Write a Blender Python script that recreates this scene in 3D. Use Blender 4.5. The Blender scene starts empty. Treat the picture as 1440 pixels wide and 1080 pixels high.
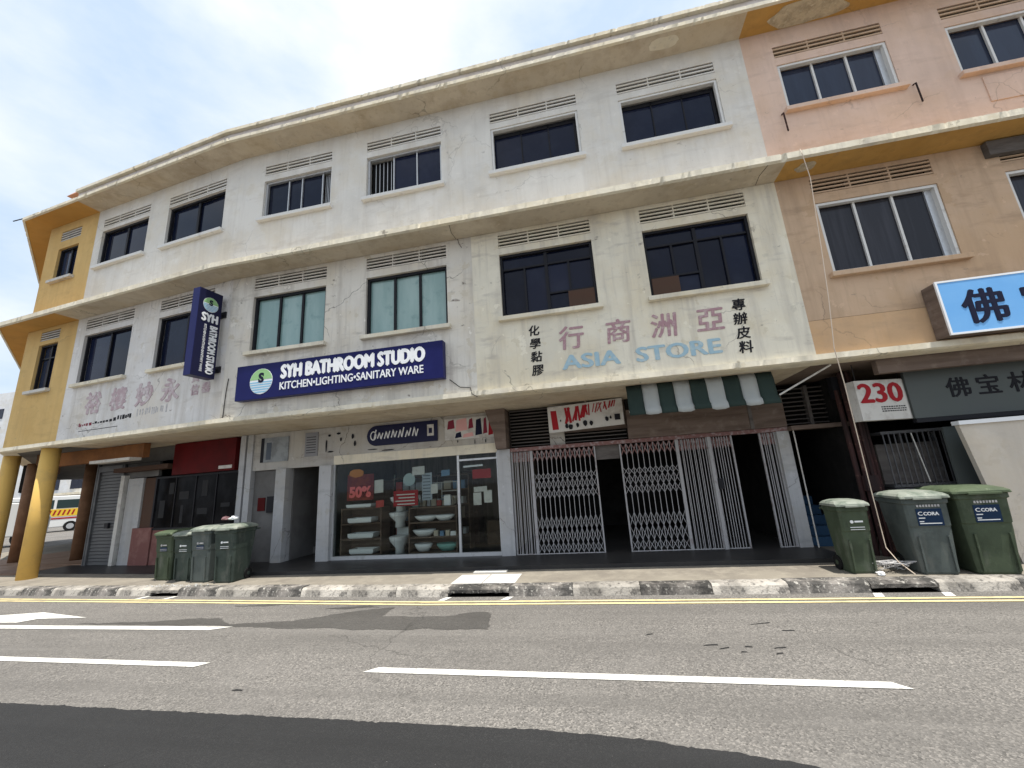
import bpy, bmesh, math, random
from mathutils import Matrix, Vector, noise as mnoise
R = math.radians
rnd = random.Random(7)
scene = bpy.context.scene
COL = scene.collection

# ------------------------------------------------------------------ camera
F_PX, YAW, PITCH, ROLL, EYE = 570.0, R(-10.85), R(13.3), R(-3.68), 1.7
fw = Vector((math.sin(YAW)*math.cos(PITCH), math.cos(YAW)*math.cos(PITCH), math.sin(PITCH)))
r0 = Vector((math.cos(YAW), -math.sin(YAW), 0)); u0 = r0.cross(fw)
rt = math.cos(ROLL)*r0 + math.sin(ROLL)*u0
up = -math.sin(ROLL)*r0 + math.cos(ROLL)*u0
cam = bpy.data.cameras.new('camera'); camo = bpy.data.objects.new('camera', cam); COL.objects.link(camo)
cam.sensor_width = 36; cam.lens = F_PX/1440*36; cam.clip_start = .05; cam.clip_end = 2000
camo.matrix_world = Matrix(((rt.x, up.x, -fw.x, 0), (rt.y, up.y, -fw.y, 0), (rt.z, up.z, -fw.z, EYE), (0, 0, 0, 1)))
scene.camera = camo

# ------------------------------------------------------------------ sky, sun, exposure
SUNV = Vector((.15, -.165, 1)).normalized()
world = bpy.data.worlds.new('World'); scene.world = world; world.use_nodes = True
wn = world.node_tree; wn.nodes.clear()
def wnode(t, **k):
    n = wn.nodes.new(t)
    for a, b in k.items(): setattr(n, a, b)
    return n
wo = wnode('ShaderNodeOutputWorld'); bg = wnode('ShaderNodeBackground'); bg.inputs[1].default_value = .097
sky = wnode('ShaderNodeTexSky', sky_type='NISHITA', sun_disc=False)
sky.sun_elevation = math.asin(SUNV.z); sky.sun_rotation = math.atan2(SUNV.x, SUNV.y)
sky.air_density = 1.1; sky.dust_density = 3.0; sky.ozone_density = 1.0
tc = wnode('ShaderNodeTexCoord'); mp = wnode('ShaderNodeMapping'); mp.inputs['Scale'].default_value = (1.5, 1.5, 3.2)
mp.inputs['Location'].default_value = (3.1, .4, .0)
nz = wnode('ShaderNodeTexNoise'); nz.inputs['Scale'].default_value = 1.35; nz.inputs['Detail'].default_value = 7; nz.inputs['Roughness'].default_value = .55
rp = wnode('ShaderNodeMapRange'); rp.inputs[1].default_value = .38; rp.inputs[2].default_value = .64; rp.inputs[3].default_value = 0; rp.inputs[4].default_value = 1
cl = wnode('ShaderNodeMix', data_type='RGBA'); cl.inputs[6].default_value = (5.0, 6.15, 7.7, 1); cl.inputs[7].default_value = (8.3, 8.5, 8.7, 1)
mx = wnode('ShaderNodeMix', data_type='RGBA'); mx.inputs[0].default_value = .88
wn.links.new(tc.outputs['Generated'], mp.inputs[0]); wn.links.new(mp.outputs[0], nz.inputs[0]); wn.links.new(nz.outputs[0], rp.inputs[0])
wn.links.new(rp.outputs[0], cl.inputs[0]); wn.links.new(cl.outputs[2], mx.inputs[7]); wn.links.new(sky.outputs[0], mx.inputs[6]); wn.links.new(mx.outputs[2], bg.inputs[0]); wn.links.new(bg.outputs[0], wo.inputs[0])
sl = bpy.data.lights.new('sun', 'SUN'); sl.energy = 4.3; sl.angle = R(.53); sl.color = (1, .955, .88)
so = bpy.data.objects.new('sun', sl); COL.objects.link(so); so.rotation_mode = 'QUATERNION'
so.rotation_quaternion = SUNV.to_track_quat('Z', 'Y'); so.location = (3, -3, 30)
scene.view_settings.view_transform = 'Standard'; scene.view_settings.look = 'None'
scene.view_settings.exposure = 0.55; scene.view_settings.gamma = 1
scene.cycles.max_bounces = 8; scene.cycles.diffuse_bounces = 2; scene.cycles.transparent_max_bounces = 8

# ------------------------------------------------------------------ materials
def M(name, base, rough=.75, layers=(), bump=None, metal=0, spec=.13, vary=0, crack=0):
    m = bpy.data.materials.new(name); m.use_nodes = True; t = m.node_tree; N = t.nodes; L = t.links
    b = N['Principled BSDF']; b.inputs['Roughness'].default_value = rough; b.inputs['Metallic'].default_value = metal
    b.inputs['Specular IOR Level'].default_value = spec
    c = N.new('ShaderNodeTexCoord'); co = c.outputs['Object']
    col = None
    for (color, sc, lo, hi, amt) in layers:
        mpn = N.new('ShaderNodeMapping'); mpn.inputs['Scale'].default_value = sc if isinstance(sc, tuple) else (sc, sc, sc)
        mpn.inputs['Location'].default_value = (rnd.uniform(0, 50), rnd.uniform(0, 50), rnd.uniform(0, 50))
        n = N.new('ShaderNodeTexNoise'); n.inputs['Scale'].default_value = 1; n.inputs['Detail'].default_value = 6; n.inputs['Roughness'].default_value = .62
        mr = N.new('ShaderNodeMapRange'); mr.inputs[1].default_value = lo; mr.inputs[2].default_value = hi; mr.inputs[4].default_value = amt
        x = N.new('ShaderNodeMix'); x.data_type = 'RGBA'
        L.new(co, mpn.inputs[0]); L.new(mpn.outputs[0], n.inputs[0]); L.new(n.outputs[0], mr.inputs[0]); L.new(mr.outputs[0], x.inputs[0])
        if col: L.new(col, x.inputs[6])
        else: x.inputs[6].default_value = (*base, 1)
        x.inputs[7].default_value = (*color, 1); col = x.outputs[2]
    if crack:
        dn = N.new('ShaderNodeTexNoise'); dn.inputs['Scale'].default_value = 2.6; dn.inputs['Detail'].default_value = 4; L.new(co, dn.inputs[0])
        vm = N.new('ShaderNodeVectorMath'); vm.operation = 'MULTIPLY_ADD'; vm.inputs[1].default_value = (.5, .5, .5); L.new(dn.outputs['Color'], vm.inputs[0]); L.new(co, vm.inputs[2])
        vo = N.new('ShaderNodeTexVoronoi'); vo.feature = 'DISTANCE_TO_EDGE'; vo.inputs['Scale'].default_value = .55; L.new(vm.outputs[0], vo.inputs[0])
        mr = N.new('ShaderNodeMapRange'); mr.inputs[1].default_value = .006; mr.inputs[2].default_value = .0015; mr.inputs[4].default_value = crack; L.new(vo.outputs[0], mr.inputs[0])
        mk = N.new('ShaderNodeTexNoise'); mk.inputs['Scale'].default_value = .8; L.new(co, mk.inputs[0])
        m2 = N.new('ShaderNodeMapRange'); m2.inputs[1].default_value = .48; m2.inputs[2].default_value = .58; L.new(mk.outputs[0], m2.inputs[0])
        mu = N.new('ShaderNodeMath'); mu.operation = 'MULTIPLY'; L.new(mr.outputs[0], mu.inputs[0]); L.new(m2.outputs[0], mu.inputs[1])
        x = N.new('ShaderNodeMix'); x.data_type = 'RGBA'; L.new(mu.outputs[0], x.inputs[0]); L.new(col, x.inputs[6]); x.inputs[7].default_value = (.10, .085, .07, 1); col = x.outputs[2]
    if vary:
        oi = N.new('ShaderNodeObjectInfo'); mr = N.new('ShaderNodeMapRange'); mr.inputs[3].default_value = 1-vary; mr.inputs[4].default_value = 1+vary
        hs = N.new('ShaderNodeHueSaturation'); L.new(oi.outputs['Random'], mr.inputs[0]); L.new(mr.outputs[0], hs.inputs['Value'])
        if col: L.new(col, hs.inputs['Color'])
        else: hs.inputs['Color'].default_value = (*base, 1)
        col = hs.outputs[0]
    if col: L.new(col, b.inputs['Base Color'])
    else: b.inputs['Base Color'].default_value = (*base, 1)
    if bump:
        sc, st, di = bump
        n = N.new('ShaderNodeTexNoise'); n.inputs['Scale'].default_value = sc; n.inputs['Detail'].default_value = 5
        bm_ = N.new('ShaderNodeBump'); bm_.inputs['Strength'].default_value = st; bm_.inputs['Distance'].default_value = di
        L.new(co, n.inputs[0]); L.new(n.outputs[0], bm_.inputs['Height']); L.new(bm_.outputs[0], b.inputs['Normal'])
    return m
def plaster(name, c, dirt=.5, streak=(.42, .38, .33)):
    k = lambda f: tuple(v*f for v in c)
    return M(name, c, .85, [
        (k(.84), .5, .40, .62, .8), (k(1.07), 1.7, .50, .68, .6), (tuple(v*f for v, f in zip(c, (.90, .85, .76))), .9, .46, .64, .7),
        (streak, (3.2, 3.2, .30), .50, .68, .42*dirt), (streak, (9, 9, .6), .55, .70, .35*dirt), (streak, (1.3, 1.3, 5.0), .56, .70, .50*dirt),
        (tuple(v*f for v, f in zip(c, (.80, .76, .68))), 2.3, .625, .635, .55*dirt), (k(1.1), 3.7, .655, .665, .6*dirt), (k(.60), 6.0, .62, .72, .45*dirt), ((.20, .17, .14), (4.0, 4.0, 6.5), .665, .74, .75*dirt), ((.14, .12, .10), (21, 21, 12), .70, .75, .85*dirt)],
        bump=(14, .35, .01), crack=.5*dirt)
W3 = plaster('plaster_offwhite', (.77, .745, .69), .5)
W2A = plaster('plaster_white_faded', (.73, .71, .685), 1.0)
W2B = plaster('plaster_offwhite_pinkish', (.75, .71, .635), 1.35)
W2C = plaster('plaster_cream', (.81, .755, .62), 1.0)
SOF = plaster('plaster_soffit_shade_tint', (.62, .54, .42), .9, (.36, .27, .18))  # browned base paints in the soffit's shade and warm bounce; streaks are dirt
LIP = plaster('plaster_ledge_cream', (.80, .74, .60), .9)
FAS = plaster('plaster_fascia_pale', (.70, .64, .61), .9)
PE3 = plaster('plaster_peach', (.74, .555, .45), .6, (.45, .32, .25))
PE2 = plaster('plaster_peach_ochre', (.60, .43, .295), 1.0, (.34, .24, .16))
PEB = plaster('plaster_tan_band', (.66, .44, .26), .5, (.40, .28, .19))
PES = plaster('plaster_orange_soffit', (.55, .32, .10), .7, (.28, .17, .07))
YEL = plaster('plaster_yellow_ochre', (.66, .455, .19), .6, (.42, .28, .12))
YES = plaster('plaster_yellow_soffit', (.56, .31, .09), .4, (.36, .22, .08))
COLM = M('column_yellow_paint', (.70, .45, .13), .6, [((.55, .36, .13), 3.0, .5, .7, .7), ((.35, .24, .1), 12, .66, .74, .5)], bump=(20, .15, .006))
COLB = M('column_brown_paint', (.17, .09, .05), .7, [((.25, .14, .08), 4, .45, .7, .8)])
BARE = M('bare_plaster', (.60, .52, .38), .95, [((.42, .35, .25), 7, .42, .62, .9), ((.72, .66, .52), 18, .55, .7, .8)], bump=(22, .9, .03))
GREYW = plaster('plaster_pillar_grey', (.47, .475, .485), 1.1, (.30, .30, .31))
HDR = plaster('board_dirty_white', (.50, .48, .445), 1.5, (.33, .30, .27))
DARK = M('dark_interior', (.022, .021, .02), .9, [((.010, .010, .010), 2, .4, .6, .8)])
DIMW = M('interior_grey_wall', (.17, .165, .16), .9, [((.11, .105, .10), 1.5, .4, .65, .8)])
SHOPW = M('interior_beige_wall', (.36, .31, .25), .8, [((.22, .18, .14), (6, 6, .4), .45, .6, .7)])
VENTB = M('vent_void', (.008, .007, .006), .9, spec=0)
FRW = M('window_frame_white', (.72, .71, .68), .5, [((.45, .42, .38), 6, .58, .72, .6)])
FRA = M('window_frame_aluminium', (.55, .56, .57), .4, [((.35, .35, .35), 8, .55, .7, .6)], metal=.5)
FRD = M('window_frame_dark', (.018, .018, .022), .45)
GLN = M('glass_navy_tint', (.007, .010, .026), .05, [((.014, .018, .036), 1.4, .45, .6, .8)], spec=.17, vary=.4)
GLB = M('glass_blue_curtained', (.028, .036, .062), .08, [((.018, .022, .04), (5, 5, .5), .42, .62, .6)], spec=.28, vary=.2)
GLC = M('glass_dark_curtained', (.03, .03, .036), .12, [((.05, .05, .06), (11, 11, .5), .45, .66, .7)], spec=.2, vary=.2)
GLT = M('glass_teal_film', (.24, .37, .355), .10, [((.33, .46, .44), (2.5, 2.5, .5), .42, .62, .8), ((.09, .20, .19), 3, .55, .7, .5)], spec=.5)
OPENB = M('open_window_void', (.008, .008, .009), .8)
BRDB = M('brown_board', (.085, .052, .038), .8, [((.09, .05, .035), (1, 1, 9), .45, .6, .7)])
NAVY = M('sign_navy', (.010, .012, .085), .35, [((.014, .017, .11), 2.0, .45, .65, .6)])
NAVYD = M('sign_navy_dark', (.016, .017, .05), .35)
SWHITE = M('sign_white', (.82, .83, .84), .5)
SWDIRT = M('sign_white_dirty', (.60, .58, .54), .7, [((.40, .37, .33), 5, .5, .66, .7)])
SGREEN = M('logo_green', (.30, .52, .24), .5); SLB = M('logo_light_blue', (.25, .50, .68), .5)
SKYB = M('sign_sky_blue', (.17, .42, .78), .30, [((.22, .48, .82), 1.2, .4, .6, .6)])
INK = M('ink_dark_navy', (.012, .014, .035), .6); BLACKP = M('paint_black', (.02, .02, .024), .8)
PINKP = M('paint_faded_mauve', (.42, .26, .28), .9, [((.62, .52, .50), 13, .50, .66, .6)])
PINKF = M('paint_very_faded_mauve', (.47, .36, .38), .9, [((.66, .62, .61), 9, .44, .64, .8)])
PBLUE = M('paint_faded_blue', (.36, .52, .60), .9, [((.66, .68, .62), 15, .50, .64, .4)])
GREYP = M('paint_faded_grey', (.42, .41, .41), .9, [((.66, .64, .62), 12, .44, .62, .8)])
REDP = M('print_red', (.34, .018, .025), .6); REDB = M('board_dark_red', (.10, .004, .005), .6, [((.06, .004, .004), 2, .4, .65, .8)])
PINKPR = M('print_pink', (.70, .38, .36), .6); MAROON = M('print_maroon', (.22, .03, .05), .6)
ORNB = M('beam_orange_brown', (.30, .13, .05), .8, [((.20, .09, .04), 2, .42, .62, .8)])
BROWNP = M('panel_brown_weathered', (.19, .145, .12), .85, [((.11, .08, .065), (.8, .8, 8), .42, .62, .8), ((.26, .21, .18), 5, .55, .7, .6)])
GATE = M('gate_grey_paint', (.38, .375, .38), .55, [((.20, .15, .14), 9, .54, .70, .75)])
GATER = M('gate_rusty_top', (.22, .12, .11), .8, [((.36, .30, .30), 14, .5, .62, .8)])
LOUV = M('louvre_timber_grey', (.16, .145, .135), .85, [((.09, .08, .075), (2, 2, 9), .4, .62, .8)])
AWG = M('awning_green', (.03, .046, .040), .8, vary=.1); AWW = M('awning_white', (.36, .375, .36), .8, [((.40, .41, .40), 4, .45, .65, .6)])
RUST = M('rusty_pipe', (.065, .032, .03), .85, [((.03, .022, .022), (5, 5, 1.2), .42, .6, .9), ((.22, .12, .09), 9, .6, .7, .6)], bump=(25, .5, .01))
STEEL = M('rack_dark_steel', (.10, .10, .105), .5, [((.16, .15, .15), 6, .5, .66, .7)], metal=.4)
PALEP = plaster('panel_pale_cream', (.66, .60, .52), .6, (.45, .40, .34))
GREYB = M('board_dark_grey', (.10, .112, .107), .5, [((.10, .11, .108), 2, .42, .64, .8)])
CABLE = M('cable_pale', (.62, .52, .42), .7); CABD = M('cable_dark', (.03, .03, .03), .7)
SHUT = M('roller_shutter_grey', (.15, .152, .155), .5, [((.09, .09, .095), 3, .45, .65, .8)], metal=.2)
TILED = M('floor_tile_dark', (.035, .034, .034), .42, [((.055, .052, .05), 1.3, .42, .62, .8), ((.045, .045, .045), 7, .52, .66, .7)])
TILEB = M('floor_tile_brown', (.24, .15, .10), .6, [((.32, .22, .16), 2, .42, .62, .8)])
BLUET = M('stair_blue_tile', (.05, .11, .20), .5)
REDT = M('low_wall_red_tile', (.20, .09, .08), .7, [((.28, .15, .13), 4, .48, .66, .7)])

# road material: old asphalt with visible aggregate
def asphalt(name, base, dark, light, sc, rough=.85, contrast=1.0):
    m = bpy.data.materials.new(name); m.use_nodes = True; t = m.node_tree; N = t.nodes; L = t.links
    b = N['Principled BSDF']; b.inputs['Roughness'].default_value = rough; b.inputs['Specular IOR Level'].default_value = .3
    c = N.new('ShaderNodeTexCoord').outputs['Object']
    def mixn(prev, color, fac):
        x = N.new('ShaderNodeMix'); x.data_type = 'RGBA'; L.new(fac, x.inputs[0])
        if isinstance(prev, tuple): x.inputs[6].default_value = (*prev, 1)
        else: L.new(prev, x.inputs[6])
        x.inputs[7].default_value = (*color, 1); return x.outputs[2]
    def nz_(scale, lo, hi, amt, det=5, stretch=None):
        n = N.new('ShaderNodeTexNoise'); n.inputs['Scale'].default_value = scale; n.inputs['Detail'].default_value = det; n.inputs['Roughness'].default_value = .6
        if stretch:
            mpn = N.new('ShaderNodeMapping'); mpn.inputs['Scale'].default_value = stretch; L.new(c, mpn.inputs[0]); L.new(mpn.outputs[0], n.inputs[0])
        else: L.new(c, n.inputs[0])
        mr = N.new('ShaderNodeMapRange'); mr.inputs[1].default_value = lo; mr.inputs[2].default_value = hi; mr.inputs[4].default_value = amt; L.new(n.outputs[0], mr.inputs[0]); return mr.outputs[0]
    v = N.new('ShaderNodeTexVoronoi'); v.inputs['Scale'].default_value = sc; L.new(c, v.inputs[0])
    sep = N.new('ShaderNodeSeparateColor'); L.new(v.outputs['Color'], sep.inputs[0])
    mr = N.new('ShaderNodeMapRange'); mr.inputs[1].default_value = .5; mr.inputs[2].default_value = 1; mr.inputs[4].default_value = .9*contrast; L.new(sep.outputs[0], mr.inputs[0])
    mr2 = N.new('ShaderNodeMapRange'); mr2.inputs[1].default_value = .35; mr2.inputs[2].default_value = 0; mr2.inputs[4].default_value = .85*contrast; L.new(sep.outputs[1], mr2.inputs[0])
    col = mixn(base, light, mr.outputs[0]); col = mixn(col, dark, mr2.outputs[0])
    col = mixn(col, tuple(x*.70 for x in base), nz_(.6, .45, .68, .6, stretch=(.35, 1.4, 1)))
    col = mixn(col, tuple(x*1.25 for x in base), nz_(1.8, .5, .7, .35))
    col = mixn(col, tuple(x*.45 for x in base), nz_(1.0, .66, .74, .55, stretch=(2.5, 9, 1)))
    col = mixn(col, tuple(x*.74 for x in base), nz_(1.0, .48, .66, .6, stretch=(.05, 1.3, 1)))
    col = mixn(col, tuple(x*1.3 for x in base), nz_(1.0, .54, .70, .4, stretch=(.09, 3.1, 1)))
    col = mixn(col, tuple(x*.4 for x in base), nz_(3.1, .69, .73, .6))
    dn = N.new('ShaderNodeTexNoise'); dn.inputs['Scale'].default_value = 1.8; dn.inputs['Detail'].default_value = 5; L.new(c, dn.inputs[0])
    vm = N.new('ShaderNodeVectorMath'); vm.operation = 'MULTIPLY_ADD'; vm.inputs[1].default_value = (.9, .9, .9); L.new(dn.outputs['Color'], vm.inputs[0]); L.new(c, vm.inputs[2])
    vo = N.new('ShaderNodeTexVoronoi'); vo.feature = 'DISTANCE_TO_EDGE'; vo.inputs['Scale'].default_value = .33; L.new(vm.outputs[0], vo.inputs[0])
    mrc = N.new('ShaderNodeMapRange'); mrc.inputs[1].default_value = .006; mrc.inputs[2].default_value = .001; mrc.inputs[4].default_value = .55; L.new(vo.outputs[0], mrc.inputs[0])
    mu = N.new('ShaderNodeMath'); mu.operation = 'MULTIPLY'; L.new(mrc.outputs[0], mu.inputs[0]); L.new(nz_(.5, .46, .56, 1), mu.inputs[1])
    col = mixn(col, tuple(x*.35 for x in base), mu.outputs[0])
    col = mixn(col, (.5, .48, .45), nz_(26, .73, .77, .8))
    L.new(col, b.inputs['Base Color'])
    bp = N.new('ShaderNodeBump'); bp.inputs['Strength'].default_value = .55*contrast; bp.inputs['Distance'].default_value = .006
    L.new(v.outputs['Distance'], bp.inputs['Height']); L.new(bp.outputs[0], b.inputs['Normal'])
    return m
ASPH = asphalt('asphalt_worn', (.150, .141, .130), (.068, .064, .059), (.285, .265, .24), 82)
ASPN = asphalt('asphalt_new_dark', (.022, .022, .0225), (.015, .015, .0155), (.042, .042, .041), 130, .8, .7)
ASPW = asphalt('asphalt_damp', (.085, .080, .074), (.05, .048, .045), (.13, .125, .115), 85, .55)
CONC = M('pavement_concrete', (.25, .225, .185), .9, [((.18, .16, .135), 1.2, .42, .64, .8), ((.31, .28, .23), 5, .5, .68, .6), ((.14, .12, .10), (7, 7, 7), .66, .73, .7)], bump=(40, .4, .008))
SLABP = M('paving_slab_pale', (.58, .57, .54), .85, [((.44, .42, .39), 5, .48, .68, .7)], bump=(30, .3, .005))
KW = M('kerb_white_worn', (.42, .39, .345), .9, [((.20, .185, .165), 3, .42, .60, .9), ((.08, .075, .07), 11, .54, .64, .8)], bump=(25, .7, .02), vary=.18)
KB = M('kerb_black_worn', (.065, .062, .058), .9, [((.24, .22, .20), 3.5, .46, .62, .85), ((.42, .40, .36), 16, .56, .64, .85)], bump=(25, .7, .02), vary=.25)
MYEL = M('marking_yellow', (.70, .585, .31), .8, [((.36, .32, .20), 5, .50, .68, .75), ((.22, .2, .16), 34, .60, .68, .6)])
MWHI = M('marking_white', (.66, .645, .60), .8, [((.45, .43, .40), 5, .54, .68, .6), ((.25, .24, .22), 30, .58, .66, .6)])

# ------------------------------------------------------------------ mesh helpers
class MB:
    def __init__(s, xf=None): s.v = []; s.f = []; s.xf = xf or Matrix()
    def add(s, vs, fs):
        n = len(s.v); s.v += [tuple(s.xf @ Vector(p)) for p in vs]; s.f += [tuple(i+n for i in f) for f in fs]; return s
    def box(s, x0, x1, y0, y1, z0, z1):
        return s.add([(x0,y0,z0),(x1,y0,z0),(x1,y1,z0),(x0,y1,z0),(x0,y0,z1),(x1,y0,z1),(x1,y1,z1),(x0,y1,z1)],
                     [(0,3,2,1),(4,5,6,7),(0,1,5,4),(1,2,6,5),(2,3,7,6),(3,0,4,7)])
    def prism(s, poly, z0, z1):
        n = len(poly)
        return s.add([(x,y,z0) for x,y in poly]+[(x,y,z1) for x,y in poly],
                     [tuple(range(n-1,-1,-1)), tuple(range(n,2*n))]+[(i,(i+1)%n,(i+1)%n+n,i+n) for i in range(n)])
    def prismy(s, poly, y0, y1):   # poly in x,z extruded along y
        n = len(poly)
        return s.add([(x,y0,z) for x,z in poly]+[(x,y1,z) for x,z in poly],
                     [tuple(range(n)), tuple(range(2*n-1,n-1,-1))]+[(i,i+n,(i+1)%n+n,(i+1)%n) for i in range(n)])
    def prismx(s, poly, x0, x1):   # poly in y,z extruded along x
        n = len(poly)
        return s.add([(x0,y,z) for y,z in poly]+[(x1,y,z) for y,z in poly],
                     [tuple(range(n-1,-1,-1)), tuple(range(n,2*n))]+[(i,(i+1)%n,(i+1)%n+n,i+n) for i in range(n)])
    def loft(s, rings, cap=True):
        n = len(rings[0]); vs = [p for r in rings for p in r]; fs = []
        for k in range(len(rings)-1):
            for i in range(n): fs.append((k*n+i, k*n+(i+1)%n, (k+1)*n+(i+1)%n, (k+1)*n+i))
        if cap: fs += [tuple(range(n-1,-1,-1)), tuple((len(rings)-1)*n+i for i in range(n))]
        return s.add(vs, fs)
    def cyl(s, c, r, z0, z1, n=20, r1=None):
        r1 = r if r1 is None else r1
        return s.loft([[(c[0]+q*math.cos(2*math.pi*i/n), c[1]+q*math.sin(2*math.pi*i/n), z) for i in range(n)] for q, z in ((r,z0),(r1,z1))])
    def cylx(s, c, r, x0, x1, n=16):
        return s.loft([[(x, c[1]+r*math.cos(2*math.pi*i/n), c[2]+r*math.sin(2*math.pi*i/n)) for i in range(n)] for x in (x0, x1)])
    def cyly(s, c, r, y0, y1, n=24):
        return s.loft([[(c[0]+r*math.sin(2*math.pi*i/n), y, c[2]+r*math.cos(2*math.pi*i/n)) for i in range(n)] for y in (y0, y1)])
    def tube(s, pts, r, n=6):
        pts = [Vector(p) for p in pts]; rings = []
        for i, p in enumerate(pts):
            t = (pts[min(i+1, len(pts)-1)]-pts[max(i-1, 0)]).normalized()
            a = t.orthogonal().normalized() if abs(t.z) > .95 else t.cross(Vector((0,0,1))).normalized(); b = t.cross(a)
            rings.append([tuple(p+a*r*math.cos(2*math.pi*k/n)+b*r*math.sin(2*math.pi*k/n)) for k in range(n)])
        return s.loft(rings)
    def bar(s, a, b, w, d):   # flat bar in local xz plane from a to b, width w, depth d in y
        a = Vector(a); b = Vector(b); t = (b-a).normalized(); q = Vector((-t.z, 0, t.x))*w/2; y = Vector((0, d/2, 0))
        P = [a-q-y, a+q-y, b+q-y, b-q-y, a-q+y, a+q+y, b+q+y, b-q+y]
        return s.add([tuple(p) for p in P], [(0,1,2,3),(7,6,5,4),(0,4,5,1),(1,5,6,2),(2,6,7,3),(3,7,4,0)])
    def build(s, name, mat, parent=None, smooth=False, bevel=0, fixn=True):
        me = bpy.data.meshes.new(name); me.from_pydata(s.v, [], s.f)
        if fixn:
            bm = bmesh.new(); bm.from_mesh(me); bmesh.ops.recalc_face_normals(bm, faces=bm.faces); bm.to_mesh(me); bm.free()
        me.materials.append(mat); me.update()
        o = bpy.data.objects.new(name, me); COL.objects.link(o)
        if parent: adopt(o, parent)
        if smooth:
            for p in me.polygons: p.use_smooth = True
        if bevel:
            md = o.modifiers.new('bevel', 'BEVEL'); md.width = bevel; md.segments = 2; md.limit_method = 'ANGLE'; md.angle_limit = R(40)
        return o
WM = {}
def adopt(o, p):
    o.parent = p
    o.matrix_parent_inverse = WM.get(p.name, Matrix()).inverted()
def tag(o, label=None, cat=None, group=None, kind=None):
    if label: o['label'] = label
    if cat: o['category'] = cat
    if group: o['group'] = group
    if kind: o['kind'] = kind
    return o
def thing(name, loc, label, cat, group=None):
    e = bpy.data.objects.new(name, None); COL.objects.link(e); e.location = loc; e.empty_display_size = .2
    WM[e.name] = Matrix.Translation(loc)
    return tag(e, label, cat, group)
def inst(src, name, mat4, parent):
    o = bpy.data.objects.new(name, src); COL.objects.link(o)
    o.parent = parent; o.matrix_parent_inverse = WM.get(parent.name, Matrix()).inverted(); o.matrix_basis = mat4
    return o
def unit_box(name, mat):
    mb = MB().box(-.5, .5, -.5, .5, -.5, .5); me = bpy.data.meshes.new(name); me.from_pydata(mb.v, [], mb.f); me.materials.append(mat); me.update(); return me
def boxmat(fr, x0, x1, y0, y1, z0, z1, rot=None):
    m = fr @ Matrix.Translation(((x0+x1)/2, (y0+y1)/2, (z0+z1)/2))
    if rot is not None: m = m @ rot
    return m @ Matrix.Diagonal((x1-x0, y1-y0, z1-z0, 1))
def text(body, h, fr, x, y, z, mat, parent, name='lettering', off=0, ext=.003, wx=1, align='LEFT', rot=0, shear=0, fit=None, fith=None, bold=0):
    c = bpy.data.curves.new(name, 'FONT'); c.body = body; c.size = 1; c.offset = off; c.extrude = ext/h; c.align_x = align; c.resolution_u = 3; c.shear = shear
    o = bpy.data.objects.new(name, c); COL.objects.link(o)
    me = bpy.data.meshes.new_from_object(o.evaluated_get(bpy.context.evaluated_depsgraph_get()))
    bpy.data.objects.remove(o); bpy.data.curves.remove(c)
    if bold:
        V0 = [v.co.copy() for v in me.vertices]; F0 = [tuple(p.vertices) for p in me.polygons]; vs = []; fs = []
        for k, (dx, dy) in enumerate(((0, 0), (bold, 0), (-bold, 0), (0, bold*.6), (0, -bold*.6))):
            n0 = len(vs); vs += [(p.x+dx, p.y+dy, p.z+k*.0006/h) for p in V0]; fs += [tuple(i+n0 for i in f) for f in F0]
        me = bpy.data.meshes.new(name); me.from_pydata(vs, [], fs); me.update()
    xs = [v.co.x for v in me.vertices]; ys = [v.co.y for v in me.vertices]
    sx = h*wx; sy = h
    if fit: sx = fit/(max(xs)-min(xs))
    if fith: sy = fith/(max(ys)-min(ys))
    ox = min(xs) if align == 'LEFT' else (min(xs)+max(xs))/2
    T = fr @ Matrix.Translation((x, y, z)) @ Matrix.Rotation(rot, 4, 'Y') @ Matrix.Rotation(R(90), 4, 'X') @ Matrix.Diagonal((sx, sy, h, 1)) @ Matrix.Translation((-ox, -min(ys) if fith else 0, 0))
    me.transform(T); me.materials.clear(); me.materials.append(mat); me.name = name
    o = bpy.data.objects.new(name, me); COL.objects.link(o)
    if parent: adopt(o, parent)
    return o

# ------------------------------------------------------------------ building frames (plan measured in metres)
YW = 7.1                                   # upper wall plane of the straight block
A = math.atan(.1); O = Vector((-7.7, YW, 0)); D = Vector((-math.cos(A), math.sin(A), 0)); NIN = Vector((math.sin(A), math.cos(A), 0))
FR = Matrix.Translation((0, YW, 0))                                   # x = world x, y = depth behind the wall plane
FL = Matrix.Translation(O) @ Matrix.Rotation(-A, 4, 'Z')              # x = -s along the angled wing
S_YEL, S_END = 5.42, 7.6
K = O + D*S_END; D3 = Vector((-.832, .554, 0)).normalized(); N3 = Vector((D3.y, -D3.x, 0)); FK = Matrix.Translation(K) @ Matrix.Rotation(math.atan2(-D3.y, -D3.x), 4, 'Z')
PTS = [Vector((10, YW, 0)), O.copy(), K.copy(), K + D3*16]
SEGD = [(PTS[i+1]-PTS[i]).normalized() for i in range(3)]; SEGL = [(PTS[i+1]-PTS[i]).length for i in range(3)]
SEGN = [Vector((-d.y, d.x, 0)) if Vector((-d.y, d.x, 0)).y > 0 else Vector((d.y, -d.x, 0)) for d in SEGD]
CUM = [0, SEGL[0], SEGL[0]+SEGL[1], sum(SEGL)]
L_PEACH, L_YEL = 10-3.63, SEGL[0]+S_YEL
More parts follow.
